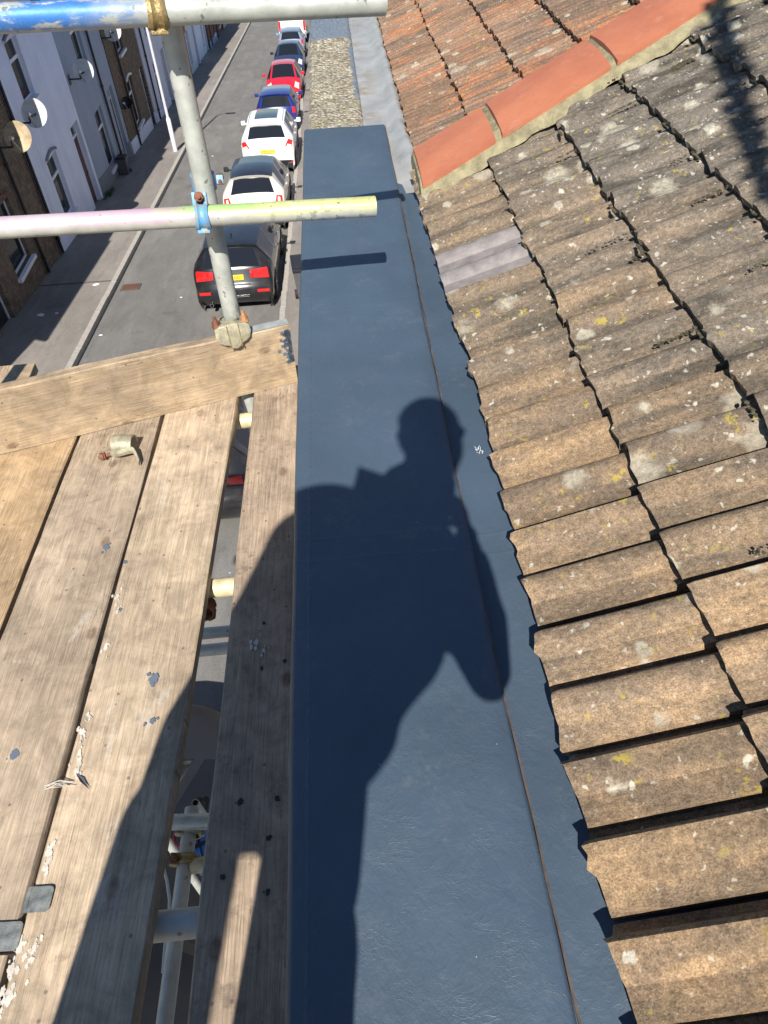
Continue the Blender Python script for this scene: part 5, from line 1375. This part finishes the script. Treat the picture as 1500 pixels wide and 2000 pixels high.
for k in range(12):
    a = q+Vector((random.uniform(-.008, .008), random.uniform(-.012, .012), .003)); m_.path([a, a+Vector((random.uniform(-.008, .008), random.uniform(-.014, .014), .004))], .0005, 4)
tag(part('feather', m_, MT['paper'], None), 'tiny white feather on the grey strip between coping and tiles', 'feather')

# TV aerial on a mast behind the photographer; its shadow crosses the tiles at the top right
def back(u, v, t_):
    r = ray(u, v); n_ = Vector((-SP, 0, CP)); q = r*(E0.dot(n_)/r.dot(n_)); return q-Vector((.122, .98, -1))*t_
A_ = back(1376, -60, 2.6); B_ = back(1505, 400, 2.6)
t = thing('tv_aerial', 'television aerial on a mast behind the camera, its shadow falling across the roof tiles', 'aerial', (A_.x+.3, A_.y-.2, -1.0))
lo = Vector((A_.x+.3, A_.y-.2, -1.0)); d = (B_-A_).normalized(); sd = d.cross(Vector((.122, .98, -1)).normalized()).normalized()
m_ = MB(); m_.tube(A_-d*.1-lo, B_-lo, .026, 10); part('boom', m_, MT['steel_dark'], t, 40)
L_ = (B_-A_).length
for k in range(17):
    c = A_-d*.05+d*(L_*k/17)-lo; h = .065-.0015*k
    m_ = MB(); m_.tube(c-sd*h, c+sd*h, .020, 8); m_.tube(c-sd*h*.6+d*.035, c+sd*h*.6+d*.05, .018, 8); part('element', m_, MT['steel_dark'], t, 40)
mt = A_-d*.05-lo
m_ = MB(); m_.tube((mt.x+.25, mt.y-.25, -.6), (mt.x+.25, mt.y-.25, mt.z+.1), .02, 12); m_.tube((mt.x+.25, mt.y-.25, mt.z), (mt.x, mt.y, mt.z), .016, 10); part('mast', m_, MT['steel_dark'], t, 40)

# ================================================================== THE PHOTOGRAPHER
per = thing('person', 'person in a dark work jacket leaning over the boards and taking the photo', 'person', (-.35, -.3, BZ))
def flesh(name, caps, mat, vox=.012, parent=per):
    """one continuous surface grown round tapered limbs: caps = (p0, r0, p1, r1)"""
    o0 = per.location; m_ = MB()
    for p0, r0, p1, r1 in caps:
        p0 = Vector(p0)-o0; p1 = Vector(p1)-o0
        if (p1-p0).length > 1e-4: m_.tube(p0, p1, r0, 16, r1)
        for p, q in ((p0, r0), (p1, r1)):
            m_.lathe([(math.cos(R(k))*q+1e-5, math.sin(R(k))*q) for k in range(-90, 91, 15)], 16, Matrix.Translation(p))
    o = link(name, m_.mesh(name, mat, None), parent)
    rm = o.modifiers.new('skin', 'REMESH'); rm.mode = 'VOXEL'; rm.voxel_size = vox; rm.use_smooth_shade = True
    sm = o.modifiers.new('soften', 'SMOOTH'); sm.factor = .5; sm.iterations = 4
    return o
def HZ(x, y, zp):        # height seen in the shadow at plane y=-.35 -> true place at depth y
    return Vector((x+.122*(y+.35)/.98, y, BZ+zp-(y+.35)/.98))
def chain(pts): return [(a[0], a[1], b[0], b[1]) for a, b in zip(pts[:-1], pts[1:])]
neck = (HZ(-.068, -.13, 1.87), .058); head = (HZ(-.052, -.10, 2.068), .083); jaw = (HZ(-.038, -.09, 2.015), .072)
lh_ = (HZ(-.60, -.16, .90), .034); rh_ = (HZ(.035, -.045, 1.68), .030)
flesh('body', chain([(HZ(-.10, -.18, 1.80), .075), neck, jaw, head])+[(jaw[0], .05, HZ(.010, -.06, 1.985), .022)]
      + chain([(HZ(-.33, -.24, 1.74), .06), (HZ(-.475, -.22, 1.48), .05), (HZ(-.58, -.18, 1.10), .04), lh_])
      + chain([(HZ(-.10, -.20, 1.66), .06), (HZ(.045, -.15, 1.45), .05), (HZ(.04, -.09, 1.58), .036), rh_])
      + chain([(HZ(-.10, -.18, 1.80), .075), (HZ(-.27, -.28, 1.66), .14), (HZ(-.36, -.38, 1.30), .13), (HZ(-.41, -.42, 1.10), .08)])
      + chain([(HZ(-.41, -.42, 1.10), .08), (HZ(-.565, -.42, .93), .07), (HZ(-.575, -.36, .50), .07), (HZ(-.575, -.42, .12), .05), (HZ(-.575, -.38, .11), .03)])
      + chain([(HZ(-.41, -.42, 1.10), .08), (HZ(-.255, -.42, .93), .07), (HZ(-.255, -.36, .50), .07), (HZ(-.255, -.42, .12), .05), (HZ(-.255, -.38, .11), .03)]), MT['skin'], .011)
def hand(wr, dirv, side, curl):
    wr = Vector(wr); d = Vector(dirv).normalized(); s_ = Vector(side).normalized(); c = Vector(curl).normalized()
    cs = [(wr, .024, wr+d*.03, .026), (wr+d*.03-s_*.018, .015, wr+d*.07-s_*.024, .012), (wr+d*.03+s_*.018, .015, wr+d*.07+s_*.024, .012), (wr+d*.03, .018, wr+d*.07, .014)]
    for off, ln in ((-.028, .070), (-.010, .080), (.010, .076), (.028, .060)):
        b = wr+d*.070+s_*off; cs += chain([(b, .0095), (b+d*ln*.4+c*.006, .009), (b+d*ln*.62+c*.026, .008), (b+d*ln*.6+c*.046, .007)])
    b = wr+d*.015-s_*.025; cs += chain([(b, .013), (b-s_*.025+d*.025, .010), (b-s_*.028+d*.052+c*.018, .008)])
    return flesh('hand', cs, MT['skin'], .004)
hand(lh_[0], (0.05, .2, -1), (0, 1, 0), (1, 0, 0))
hand(rh_[0], (-.1, .10, 1), (0, -.7, -.7), (-1, 0, 0))
flesh('jacket', [(HZ(-.36, -.40, 1.30), .225, HZ(-.33, -.34, 1.50), .20), (HZ(-.33, -.34, 1.50), .20, HZ(-.285, -.26, 1.655), .185), (HZ(-.285, -.26, 1.655), .185, HZ(-.12, -.20, 1.66), .12),
                 (HZ(-.12, -.20, 1.66), .12, HZ(-.09, -.17, 1.80), .070), (HZ(-.335, -.28, 1.70), .130, HZ(-.335, -.28, 1.705), .13), (HZ(-.22, -.36, 1.38), .13, HZ(-.115, -.28, 1.47), .105), (HZ(-.115, -.28, 1.47), .105, HZ(-.12, -.20, 1.66), .12), (HZ(-.19, -.38, 1.28), .085, HZ(-.165, -.40, 1.285), .07), (HZ(-.02, -.14, 1.60), .07, HZ(-.01, -.16, 1.52), .07)]
      + chain([(HZ(-.40, -.26, 1.70), .10), (HZ(-.465, -.23, 1.50), .078), (HZ(-.565, -.19, 1.16), .080), (HZ(-.595, -.17, .95), .062)])
      + chain([(HZ(-.09, -.20, 1.66), .11), (HZ(.042, -.16, 1.48), .068), (HZ(.065, -.14, 1.37), .045)]) + chain([(HZ(.042, -.16, 1.48), .066), (HZ(.035, -.09, 1.62), .050)]), MT['jacket'], .012)
flesh('trousers', chain([(HZ(-.40, -.42, 1.22), .20), (HZ(-.41, -.42, 1.09), .145)])
      + chain([(HZ(-.26, -.42, 1.22), .118), (HZ(-.265, -.42, 1.05), .122)])
      + chain([(HZ(-.45, -.42, 1.12), .15), (HZ(-.565, -.42, .94), .110), (HZ(-.575, -.36, .50), .112), (HZ(-.575, -.42, .16), .10)])
      + chain([(HZ(-.36, -.42, 1.12), .15), (HZ(-.255, -.42, .94), .116), (HZ(-.255, -.36, .50), .118), (HZ(-.255, -.42, .16), .105)]), MT['trouser'], .012)
for x in (-.575, -.255):
    f0 = HZ(x, -.42, .12); flesh('boot', [(f0, .055, Vector((f0.x, -.44, BZ+.055)), .052), (Vector((f0.x, -.44, BZ+.052)), .05, Vector((f0.x, -.24, BZ+.042)), .040)], MT['boot'], .010)
v = {5: neck[0]+Vector((0, 0, -.01)), 6: head[0]-Vector((0, 0, .03))}
# collar, head features
hc = Vector(v[6])+Vector((0, 0, .03)); o0 = Vector(per.location)
col_ = MB(); c0 = Vector(v[5])
P_ = []
for i in range(17):
    a = 2*math.pi*i/16; P_.append([c0-o0+Vector((math.cos(a)*.075, math.sin(a)*.07, -.05)), c0-o0+Vector((math.cos(a)*.09-.01, math.sin(a)*.085, .03))])
P_2 = [c0-o0+Vector(q) for q in ((-.03, 0, -.04), (-.17, -.02, -.06), (-.155, -.02, .118), (-.04, 0, .03))]
col_.grid(P_); col_.add(P_2+[q+Vector((0, .012, 0)) for q in P_2], [(0,1,2,3),(7,6,5,4),(0,4,5,1),(1,5,6,2),(2,6,7,3),(3,7,4,0)]); part('collar', col_, MT['jacket'], per, 60)
ht = MB(); Mh = Matrix.Translation(hc-o0+Vector((-.004, -.004, .03))) @ Matrix.Diagonal((.083, .088, .096, 1))
ht.lathe([(math.cos(a)*1.0, math.sin(a)) for a in [R(k) for k in range(18, 91, 12)]], 20, Mh); part('hair', ht, MT['hair'], per, 60)
for s_ in (-1, 1):
    eb = MB(); eb.lathe([(math.cos(R(k))*.013, math.sin(R(k))*.013) for k in range(-90, 91, 30)], 10, Matrix.Translation(hc-o0+Vector((.055, s_*.032+.045, -.01)))); part('eye', eb, MT['ink'], per, 60)
    er = MB(); er.lathe([(math.cos(R(k))*.026, math.sin(R(k))*.03) for k in range(-90, 91, 30)], 10, Matrix.Translation(hc-o0+Vector((-.01+s_*.045, -.03-s_*.055, -.02)))); part('ear', er, MT['skin'], per, 60)
ns = MB(); ns.add([hc-o0+Vector(q) for q in ((.075, .055, .0), (.085, .02, -.045), (.10, .06, -.050), (.06, .085, -.045))], [(0,1,2),(0,2,3),(0,3,1),(1,3,2)]); part('nose', ns, MT['skin'], per, 60)
# the phone, its lens at the origin
ph = thing('phone', 'black phone held out over the boards, the one taking the photo', 'phone', (0, 0, 0))
ph.matrix_world = mw
m_ = MB(); m_.box((-.058, -.140, .010), (.016, .016, .019)); part('body', m_, MT['black_plastic'], ph, None, .003)
m_ = MB(); m_.pipe((0, 0, .0102), (0, 0, .0085), .006, .0045, 16); part('lens_ring', m_, MT['chrome'], ph, 40)
